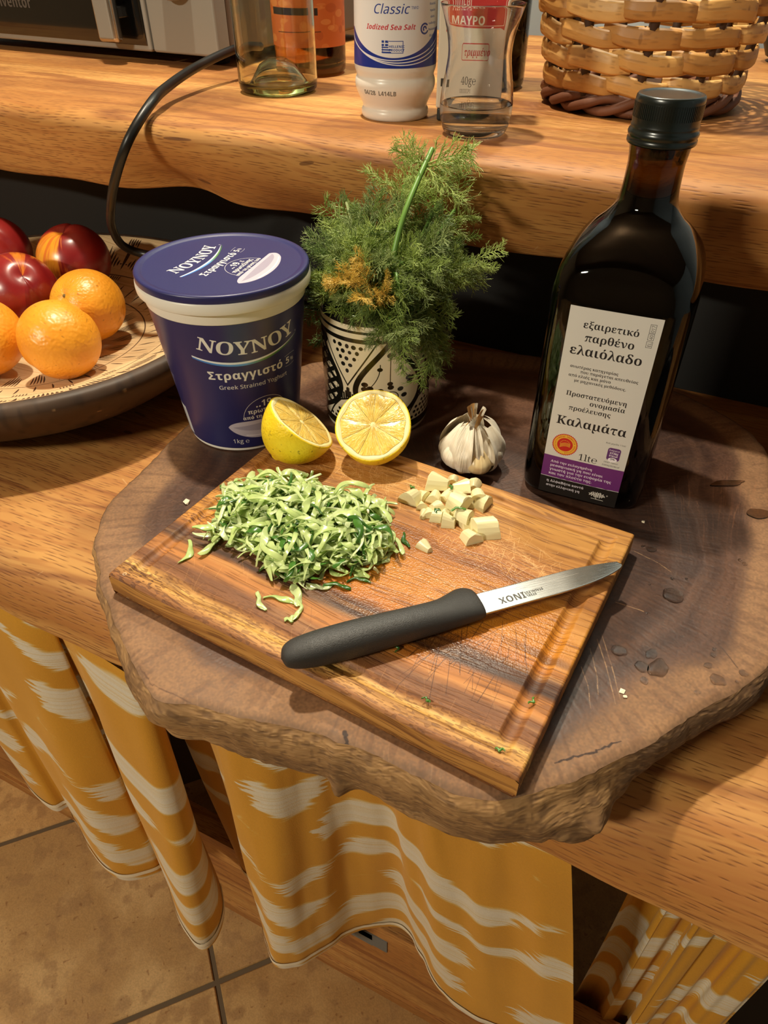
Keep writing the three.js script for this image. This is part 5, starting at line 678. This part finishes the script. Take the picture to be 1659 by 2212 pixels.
// salt
{
  const salt = thing('salt_shaker', 'white plastic sea salt container with a blue wave label and a ribbed foot', 'salt container', V(-0.3029, SHELF, -0.6431)), az = Math.atan2(0.3029, 0.6431);
  M.salt = phys({ color: 0xe9e2d6, roughness: 0.32, clearcoat: 0.2 }); const lab = inkTex(1536, 768, (g, w, h) => {                    // label 0.040..0.125 m up
    g.fillStyle = '#e8e4e2'; g.fillRect(0, 0, w, h); const Y = (m) => h - (m - 0.0405) / 0.085 * h, c = w / 2; g.fillStyle = '#16308e'; g.textAlign = 'center'; g.font = 'italic 78px sans-serif'; g.fillText('Classic', c - 20, Y(0.0772)); g.font = '24px sans-serif'; g.fillText('TM©', c + 140, Y(0.0800)); g.fillStyle = '#c8303c'; g.font = 'italic bold 44px sans-serif'; g.fillText('Iodized Sea Salt', c - 24, Y(0.0668));
    g.fillStyle = '#1b2f8a'; g.beginPath(); g.moveTo(0, Y(0.0648)); for (let x = 0; x <= w; x += 8) { const t = (x - c) / 300; g.lineTo(x, Y(0.0478 + 0.0135 * Math.min(1.4, t * t))); } g.lineTo(w, h); g.lineTo(0, h); g.fill(); g.strokeStyle = '#e8e4e2'; g.lineWidth = 7; for (let k = 0; k < 3; k++) { g.beginPath(); for (let x = c - 420; x <= c + 420; x += 8) { const t = (x - c - 30 * k) / 330; g.lineTo(x, Y(0.0461 - 0.0017 * k + 0.0105 * t * t)); } g.stroke(); }
    g.strokeStyle = '#1b3a92'; g.fillStyle = '#1b3a92'; g.lineWidth = 4; const bx = c - 70, by = Y(0.0592); g.strokeRect(bx, by, 132, 72); for (let i = 0; i < 5; i++) g.fillRect(bx - 6, by + 4 + i * 15, i < 3 ? 44 : 62, 8); g.fillRect(bx - 6, by - 4, 40, 34); g.fillStyle = '#e8e4e2'; g.fillRect(bx + 10, by - 4, 7, 34); g.fillRect(bx - 6, by + 10, 40, 7); g.fillStyle = '#1b3a92'; g.font = 'bold 22px sans-serif'; g.fillText('HELLENIC', bx + 92, by + 40); g.fillText('PRODUCT', bx + 92, by + 62);
    g.lineWidth = 11; g.beginPath(); g.arc(c + 218, Y(0.0668), 30, 0.4, 5.6); g.stroke(); g.beginPath(); g.arc(c + 218, Y(0.0668), 12, 2, 6.6); g.stroke(); g.font = 'bold 20px sans-serif'; for (let i = 0; i < 9; i++) g.fillText(['Κυκλάδ.', 'προϊόν', 'αλάτι', 'ιωδιούχο', 'θαλάσσης', 'Ελλάδα', '400g', 'Αθήνα', 'GR'][i], c + 300, Y(0.082) + i * 38);
  });
  const b = [[0.0001, 0.0012], [0.024, 0.0008], [0.0272, 0], [0.0289, 0.0015], [0.0296, 0.004], [0.0292, 0.0065], [0.0281, 0.0088], [0.0285, 0.011], [0.031, 0.016], [0.0338, 0.022], [0.0345, 0.0262], [0.0341, 0.0295], [0.0333, 0.0315], [0.0331, 0.0325], [0.0336, 0.0345], [0.0345, 0.037], [0.0349, 0.0395]];
  const foot = obj('ribbed_foot', rev(smooth(b, 70), 96, az), M.salt, salt); obj('body', rev([[0.0349, 0.0394], [0.0348, 0.0405], [0.0344, 0.06], [0.0342, 0.126], [0.0335, 0.132], [0.028, 0.137], [0.0001, 0.139]], 96, az), M.salt, salt);
  obj('printed_label', surf(90, 4, (u, v) => { const a = az - 0.05 + (u - 0.5) * 5.6, y = 0.0405 + v * 0.085, r = lerp(0.0348, 0.0342, clamp((y - 0.0405) / 0.03)) + 0.00025; return [r * Math.sin(a), y, r * Math.cos(a)]; }), phys({ map: lab, roughness: 0.3, clearcoat: 0.3 }), salt);
  const code = new TextGeometry('04/28  L414LB', { font: sansBold, size: 0.0034, depth: 0.0003, curveSegments: 3, bevelEnabled: false }); code.computeBoundingBox(); { const p = code.attributes.position, wd = code.boundingBox.max.x; for (let i = 0; i < p.count; i++) { const y = p.getY(i) + 0.0205, a = az - 0.42 + (p.getX(i) - wd / 2) / 0.034, r = 0.0331 + (y - 0.0205) * 0.32 + p.getZ(i); p.setXYZ(i, r * Math.sin(a), y, r * Math.cos(a)); } code.computeVertexNormals(); } obj('printed_code', code, std({ color: 0x77726a, roughness: 0.7 }), foot);
}
// pepper box
{
  const lab = inkTex(768, 1024, (g, w, h) => {                     // 0.056 wide x 0.1 high
    g.fillStyle = '#d9cdb8'; g.fillRect(0, 0, w, h); const Y = (m) => h - m / 0.1 * h; g.fillStyle = '#c02a26'; g.beginPath(); g.moveTo(70, Y(0.0915)); g.lineTo(w - 20, Y(0.0915)); g.lineTo(w - 20, Y(0.0515)); g.lineTo(w - 70, Y(0.0535)); g.lineTo(70, Y(0.0535)); g.fill(); g.strokeStyle = '#e9ddc8'; g.lineWidth = 5; g.strokeRect(84, Y(0.0905), w - 120, 360);
    g.fillStyle = '#f0e6d6'; g.font = '72px sans-serif'; g.textAlign = 'left'; g.fillText('ΠΙΠΕΡΙ', 120, Y(0.0690)); g.font = 'bold 122px sans-serif'; g.save(); g.translate(110, Y(0.0560)); g.scale(0.94, 1); g.fillText('ΜΑΥΡΟ', 0, 0); g.restore(); g.strokeStyle = '#c02a26'; g.lineWidth = 5; g.beginPath(); g.roundRect(250, Y(0.0450), 330, 108, 14); g.stroke(); g.fillStyle = '#b42a26'; g.font = 'italic bold 70px serif'; g.fillText('τριμμένο', 272, Y(0.0375)); g.fillStyle = '#3a352c'; g.font = '84px serif'; g.fillText('40g℮', 260, Y(0.0170)); g.fillRect(30, Y(0.021), 60, 60); g.fillStyle = '#6d6557'; g.font = '40px serif'; g.fillText('ΠΙΠΕΡΙ', 250, Y(0.0108)); g.fillStyle = '#2b4fae'; g.beginPath(); g.ellipse(200, Y(0.096), 80, 34, 0, 0, 7); g.fill();
  });
  const pep = thing('pepper_box', 'cream pepper box with a red label and dark foot, standing behind the drinking glass', 'pepper box', V(-0.240, SHELF, -0.6624), 0.3); M.pepper = std({ color: 0xd9cdb8, roughness: 0.5 });
  obj('dark_foot', shifted(new RoundedBoxGeometry(0.054, 0.0105, 0.034, 3, 0.002), 0, 0.00525, 0), std({ color: 0x2a2e2c, roughness: 0.4 }), pep); obj('carton', shifted(new RoundedBoxGeometry(0.056, 0.102, 0.036, 3, 0.0015), 0, 0.061, 0), M.pepper, pep); obj('front_label', shifted(new THREE.BoxGeometry(0.0535, 0.1, 0.0003), 0, 0.0612, 0.01815), std({ map: lab, roughness: 0.45 }), pep);
  obj('lid', shifted(new RoundedBoxGeometry(0.05, 0.014, 0.03, 3, 0.003), 0, 0.119, 0), std({ color: 0xa52722, roughness: 0.4 }), pep);
}
// drinking glass with water
{
  const gl = thing('drinking_glass', 'waisted clear drinking glass with flared rim, a third full of water', 'glass', V(-0.2149, SHELF, -0.608)); M.tumbler = phys({ color: 0xffffff, roughness: 0.01, transmission: 1, thickness: 0.002, ior: 1.48 }); M.clearWater = phys({ color: 0xffffff, roughness: 0, transmission: 1, thickness: 0.02, ior: 1.33 });
  const out = smooth([[0.0001, 0.0006], [0.02, 0.0004], [0.0235, 0.0008], [0.0258, 0.004], [0.0282, 0.012], [0.0289, 0.0215], [0.0279, 0.0325], [0.0256, 0.0445], [0.0243, 0.0555], [0.0252, 0.066], [0.0282, 0.0775], [0.0316, 0.0872]], 60), inn = smooth([[0.0312, 0.0874], [0.0279, 0.0775], [0.0242, 0.066], [0.0232, 0.0555], [0.0245, 0.0445], [0.0268, 0.0325], [0.0278, 0.0215], [0.027, 0.0125], [0.0238, 0.0075], [0.018, 0.0062], [0.0001, 0.006]], 50);
  obj('glass_wall', rev([...out, ...inn], 80), M.tumbler, gl); const wi = inn.filter((p) => p[1] < 0.0225).reverse().map((p) => [Math.max(1e-5, p[0] + 0.0002), p[1] - 0.0001]); obj('water', rev([...wi, [0.0280, 0.0226], [0.0277, 0.0224], [0.0268, 0.0218], [0.02, 0.0217], [0.0001, 0.0217]], 72), M.clearWater, gl);
}
// jar of olives
{
  const jar = thing('olive_jar', 'tall glass jar of dark green olives in brine behind the drinking glass', 'jar', V(-0.2802, SHELF, -0.8173)); M.brine = phys({ color: 0xffffff, roughness: 0.02, transmission: 1, thickness: 0.05, ior: 1.38, attenuationColor: new THREE.Color(0.5, 0.33, 0.12), attenuationDistance: 0.045 });
  obj('glass', rev([[0.0001, 0.003], [0.03, 0.002], [0.0355, 0.0004], [0.0385, 0.003], [0.0391, 0.009], [0.0391, 0.12], [0.036, 0.132], [0.033, 0.138], [0.033, 0.15], [0.0001, 0.151]], 72), M.brine, jar); obj('lid', rev([[0.0335, 0.14], [0.0352, 0.141], [0.0352, 0.156], [0.034, 0.158], [0.0001, 0.158]], 48), std({ color: 0xb9a05a, metalness: 0.7, roughness: 0.35 }), jar);
  M.olive = std({ color: 0x4a4418, roughness: 0.4 }); const og = new THREE.SphereGeometry(0.0095, 20, 14); og.scale(1, 1.25, 1); let k = 0; for (let r = 0; r < 5; r++) for (let i = 0; i < 7; i++) { const a = i / 7 * 6.2832 + r * 0.45, m = obj('olive', og, M.olive); m.position.set(-0.2802 + 0.0265 * Math.sin(a), SHELF + 0.0165 + r * 0.022, -0.8173 + 0.0265 * Math.cos(a)); m.rotation.set(rr(-0.3, 0.3), 0, rr(-0.3, 0.3)); tag(m, 'dark green olive pressed against the wall of the jar', 'olive', 'olives in the jar'); }
}
// wicker basket
{
  const B = V(-0.1214, SHELF, -0.7982), bk = thing('wicker_basket', 'woven honey-coloured wicker basket with dark stakes and a brown twig foot, on the shelf', 'basket', B), canes = [0xd1a05c, 0xc08d4c, 0xdcae6c, 0xb98547].map((c, i) => { const t = grainTex(256, 64, (u, v) => { const n = fbm(u * 6 + i * 9, v * 10, 3), s = noise(u * 10, v * 30 + i), kn = sstep(0.9, 0.97, noise(u * 9 + i * 5, v * 2)); const C = new THREE.Color(c), r = C.clone().convertLinearToSRGB(); let q = mix3([r.r * 235, r.g * 235, r.b * 235], [r.r * 255, r.g * 255, r.b * 250], n); q = mix3(q, [120, 80, 40], 0.35 * sstep(0.65, 0.85, s) + 0.5 * kn); return [q[0], q[1], q[2], 0.5 + 0.4 * (s - 0.5)]; }); return std({ ...t, roughness: 0.5, bumpScale: 0.0006 }); });
  M.stake = std({ color: 0x3a2415, roughness: 0.7 }); M.twig = std({ color: 0x6a3f28, roughness: 0.6 });
  const rad = (y) => 0.0815 + 0.0145 * y / 0.07, N = 11, rows = 8, pitch = 0.0182, y0 = 0.0245;
  const a0 = Math.atan2(-B.x, -B.z); for (let k = 0; k < N; k++) { const a = a0 + k / N * 6.2832, pts = []; for (let j = 0; j <= 6; j++) { const y = 0.008 + j / 6 * 0.155; pts.push([(rad(y) - 0.001) * Math.sin(a + 0.06 * j / 6), y, (rad(y) - 0.001) * Math.cos(a + 0.06 * j / 6)]); } obj('stake', tube(pts, 0.0042, 12, 6), M.stake, bk); }
  for (let r = 0; r < rows; r++) for (let k = 0; k < N; k++) {
    const ac = a0 + (k + (r % 2) * 0.12 + rr(-0.05, 0.05)) / N * 6.2832, span = 1.36 / N * 6.2832, yc = y0 + r * pitch, hh = rr(0.0072, 0.0084), sl = rr(0.0015, 0.003);
    const g = surf(22, 8, (u, v) => { const a = ac + (u - 0.5) * span, q = (v) * 2 * Math.PI, inOut = 0.0062 * (sstep(0, 0.24, u) * sstep(1, 0.76, u)) - 0.0035, y = yc + sl * (u - 0.5) * 2 * -1 + 0.001 * Math.sin(u * 7 + r + k), tp = 0.72 + 0.28 * Math.sin(Math.PI * clamp(u, 0.02, 0.98)) ** 0.6, R = rad(y) + inOut + 0.0022 * Math.cos(q) * tp; return [R * Math.sin(a), y + hh * tp * Math.sin(q), R * Math.cos(a)]; }); g.computeVertexNormals(); obj('cane', g, canes[Math.floor(hash(r + 3, k + 7) * 4)], bk);
  }
  for (let j = 0; j < 3; j++) { const pts = []; for (let i = 0; i < 40; i++) { const a = i / 40 * 6.2832, t = a * 6 + j * 2.09, R = 0.0835 + 0.0045 * Math.cos(t) + rr(-0.0008, 0.0008); pts.push([R * Math.sin(a), 0.0098 + 0.0052 * Math.sin(t) + rr(-0.0006, 0.0006), R * Math.cos(a)]); } obj('foot_twig', tube(pts, 0.0042, 160, 7, true), M.twig, bk); }
  obj('bottom', rev([[0.0001, 0.0065], [0.08, 0.0065], [0.081, 0.009], [0.0001, 0.0095]], 48), M.stake, bk); { const pts = []; for (let i = 0; i < 40; i++) { const a = i / 40 * 6.2832, R = rad(0.165); pts.push([R * Math.sin(a), 0.167, R * Math.cos(a)]); } obj('rim', tube(pts, 0.006, 120, 8, true), canes[1], bk); }
}
// dark things beyond the slab and the basket
{
  M.castIron = std({ color: 0x1b1a1a, roughness: 0.42, metalness: 0.3 }); const c = at(1640, 1590, COUNTER), p = V(c.x + 0.105, COUNTER, c.z - 0.012), tr = thing('grill_pan', 'black ridged cast iron pan on the counter beside the slab', 'pan', p);
  obj('pan_body', rev([[0.0001, 0.0008], [0.085, 0], [0.09, 0.0012], [0.0985, 0.018], [0.1, 0.022], [0.0985, 0.0232], [0.0965, 0.022], [0.0945, 0.0185], [0.0925, 0.0225], [0.0905, 0.0195], [0.086, 0.006], [0.0001, 0.005]], 96), M.castIron, tr);
  const d = at(1658, 128, SHELF), dk = thing('dark_pot', 'small dark round pot far back on the shelf by the wall', 'pot', V(d.x + 0.03, SHELF, d.z + 0.01)); obj('pot_body', rev([[0.0001, 0.0006], [0.022, 0], [0.034, 0.006], [0.041, 0.02], [0.041, 0.034], [0.035, 0.047], [0.029, 0.052], [0.027, 0.05], [0.0001, 0.046]], 48), M.castIron, dk); obj('lid', rev([[0.0285, 0.0515], [0.025, 0.057], [0.006, 0.062], [0.005, 0.068], [0.0001, 0.07]], 40), M.castIron, dk);
}

// ---------------------------------------------------------------- curtains under the counter
const ikatT = grainTex(1536, 1536, (u, v) => {                    // 0.42 m square; weft along u
  const x = u, y = v, streak = noise(3.3, y * 420, 0, 420) - 0.5, streak2 = noise(9.1, y * 150, 0, 150) - 0.5, uu = x + 0.035 * streak + 0.045 * streak2, P = 6;
  const wave = 0.035 * Math.sin(6.2832 * (uu * 2)) + 0.022 * Math.sin(6.2832 * (uu * 3 + 0.3)) + 0.06 * (noise(uu * 5, y * 4, 5, 4) - 0.5), row = (y + wave) * P, k = mod(Math.floor(row), P), f = row - Math.floor(row), on = noise(uu * 7, k * 3.7 + 0.5, 7, 0) * 0.7 + noise(uu * 17, k * 5.1 + 0.5, 17, 0) * 0.3, thick = 0.36 * sstep(0.30, 0.62, on);
  const m = sstep(thick, thick - 0.10, Math.abs(f - 0.5)) * (thick > 0.02 ? 1 : 0) * (0.85 + 0.5 * streak), weave = 0.96 + 0.04 * Math.sin(x * 1536 * 1.57) * Math.sin(y * 1536 * 1.57) + 0.05 * (noise(x * 500, y * 900, 500, 900) - 0.5);
  let c = mix3([218, 156, 30], [204, 142, 24], fbm(x * 5, y * 5, 3, 5, 5)); c = mix3(c, [226, 216, 196], clamp(m * 1.15)); return [c[0] * weave, c[1] * weave, c[2] * weave, 0.5 + 0.3 * (noise(x * 700, y * 700, 700, 700) - 0.5)];
}, 1 / 0.42, 1 / 0.42);
M.ikat = phys({ ...ikatT, roughness: 0.85, bumpScale: 0.0003, transmission: 0.12, thickness: 0, side: THREE.DoubleSide, sheen: 0.2, sheenColor: new THREE.Color(0xffe0a0) }); M.hem = std({ color: 0xe2d7bf, roughness: 0.9, side: THREE.DoubleSide });
function curtain(label, hemPts, topZ, hemY, topY, shiftU, shrink = 0.45, pull = () => 0) {   // pull(x): how far the gathered top is drawn to the left of the hem
  const curve = new THREE.CatmullRomCurve3(hemPts, false, 'centripetal', 0.5), n = 260, P = curve.getSpacedPoints(n), L = curve.getLength(), m = 70, c = thing('curtain', label, 'curtain');
  const fn = (u, v, off = 0) => { const i = Math.round(u * n), p = P[i], q = P[Math.min(n, i + 1)], o = P[Math.max(0, i - 1)], t = V(q.x - o.x, 0, q.z - o.z).normalize(), k = Math.pow(v, 0.75), z0 = topZ + (p.z + 0.25) * (1 - shrink) * 0.55, ripple = 0.0022 * Math.sin(u * 60 + v * 3) * Math.sin(v * 3) + 0.0015 * (noise(u * 40, v * 6) - 0.5); return [p.x - pull(p.x) * (1 - v) - t.z * (ripple + off), lerp(topY, hemY + 0.004 * Math.sin(u * 21), v), lerp(z0, p.z, k) + t.x * (ripple + off)]; };
  obj('cloth', surf(n, m, (u, v) => fn(u, v), { uv: (u, v) => [u * L + shiftU, v * (topY - hemY)] }), M.ikat, c);
  obj('hem_tape', surf(n, 2, (u, v) => { const w = 1 - (0.010 + 0.007 * v + 0.0015 * noise(u * 90, 2)) / (topY - hemY); return fn(u, w, 0.0012); }), M.hem, c); return c;
}
{
  const hy = 0.275, H2 = (l) => l.map(([x, y]) => { const p = at(x, y, hy); p.y = hy; return p; });
  const left = [V(-1.12, hy, -0.24), V(-1.02, hy, -0.285), V(-0.92, hy, -0.235), V(-0.84, hy, -0.285), ...H2([[0, 1560], [40, 1660], [88, 1732], [125, 1752], [150, 1742], [172, 1785], [205, 1850], [264, 1901], [320, 1893], [351, 1876], [352, 1850], [362, 1880], [374, 1945], [405, 2020], [440, 2052], [470, 2030], [488, 1975], [480, 1920]])];
  curtain('mustard yellow ikat cotton curtain panel hanging below the counter under the fruit bowl side', left, -0.236, hy, 0.742, 0);
  const mid = H2([[515, 1860], [530, 1893], [562, 1915], [568, 1930], [570, 1985], [580, 2053], [597, 2088], [638, 2090], [680, 2072], [712, 2050], [750, 2024], [786, 2008], [830, 2000], [862, 2004], [885, 2021], [910, 2070], [934, 2119], [984, 2174], [1058, 2214], [1140, 2252], [1236, 2318]]);
  curtain('mustard yellow ikat cotton curtain panel with an arched hem hanging below the round slab', mid, -0.236, hy, 0.742, 0.17, 0.45, (x) => 0.078 * sstep(-0.22, 0.09, x));
  const far = [[1290, -0.335], [1330, -0.35], [1372, -0.335], [1400, -0.318], [1428, -0.335], [1455, -0.345], [1478, -0.318], [1500, -0.308], [1530, -0.325], [1590, -0.345], [1660, -0.33], [1740, -0.345]].map(([x, z]) => { const p = onZ(x, 2060, z); return V(p.x, 0.1, z); });
  curtain('mustard ikat curtain panel hanging further back, beyond the gap in the curtains', far, -0.33, 0.1, 0.742, 0.05);
}

// ---------------------------------------------------------------- pendant bulbs that light the kitchen
for (const b of BULBS) {
  const lamp = thing('pendant_lamp', b.label, 'lamp', V(b.at.x, b.at.y, b.at.z));
  const bulbM = std({ color: 0xfff0d0, emissive: b.color, emissiveIntensity: 6, roughness: 0.4 }); obj('bulb', rev(smooth([[0.0001, -0.038], [0.018, -0.034], [0.03, -0.018], [0.033, 0], [0.028, 0.02], [0.017, 0.036], [0.013, 0.046], [0.0001, 0.047]], 30), 32), bulbM, lamp); obj('socket', rev([[0.0001, 0.043], [0.016, 0.043], [0.017, 0.05], [0.017, 0.078], [0.012, 0.088], [0.0001, 0.09]], 24), M.mwFoot, lamp); obj('cord', shifted(new THREE.CylinderGeometry(0.003, 0.003, CEIL - b.at.y - 0.088, 8), 0, (CEIL - b.at.y - 0.088) / 2 + 0.088, 0), M.mwFoot, lamp);
  const l = new THREE.PointLight(b.color, b.power, 0, 2); l.name = 'bulb_light'; l.position.copy(b.at); l.castShadow = true; l.shadow.radius = b.size / 0.02; l.shadow.mapSize.set(2048, 2048); l.shadow.bias = -0.0005; scene.add(l);
}
{
  const lamp = thing('strip_lamp', 'short strip lamp with a glowing diffuser hanging out in the kitchen', 'lamp', STRIP.at), aim = new THREE.Object3D(); aim.position.copy(STRIP.at);
  const tilt = new THREE.Quaternion().setFromRotationMatrix(new THREE.Matrix4().lookAt(STRIP.at, STRIP.to, V(0, 1, 0)));
  const housing = obj('housing', new RoundedBoxGeometry(STRIP.long + 0.03, STRIP.high + 0.02, 0.03, 2, 0.004), M.mwGrey, lamp); housing.quaternion.copy(tilt); housing.position.copy(V(0, 0, 0.0165).applyQuaternion(tilt));
  const glow = obj('diffuser', new THREE.BoxGeometry(STRIP.long, STRIP.high, 0.002), std({ color: 0xfff4e0, emissive: STRIP.color, emissiveIntensity: 8, roughness: 0.5 }), lamp); glow.quaternion.copy(tilt);
  for (const sx of [-1, 1]) { const p = V(sx * STRIP.long * 0.4, STRIP.high / 2, 0.016).applyQuaternion(tilt), top = CEIL - STRIP.at.y; obj('cord', shifted(new THREE.CylinderGeometry(0.0025, 0.0025, top - p.y, 8), p.x, (top + p.y) / 2, p.z), M.mwFoot, lamp); }
  const l = new THREE.RectAreaLight(STRIP.color, STRIP.power / (STRIP.long * STRIP.high), STRIP.long, STRIP.high); l.name = 'strip_light'; l.quaternion.copy(tilt); l.position.copy(STRIP.at).add(V(0, 0, -0.004).applyQuaternion(tilt)); scene.add(l);
}
scene.traverse((o) => { if (o.isMesh) { o.castShadow = true; o.receiveShadow = true; } });
renderer.render(scene, camera);
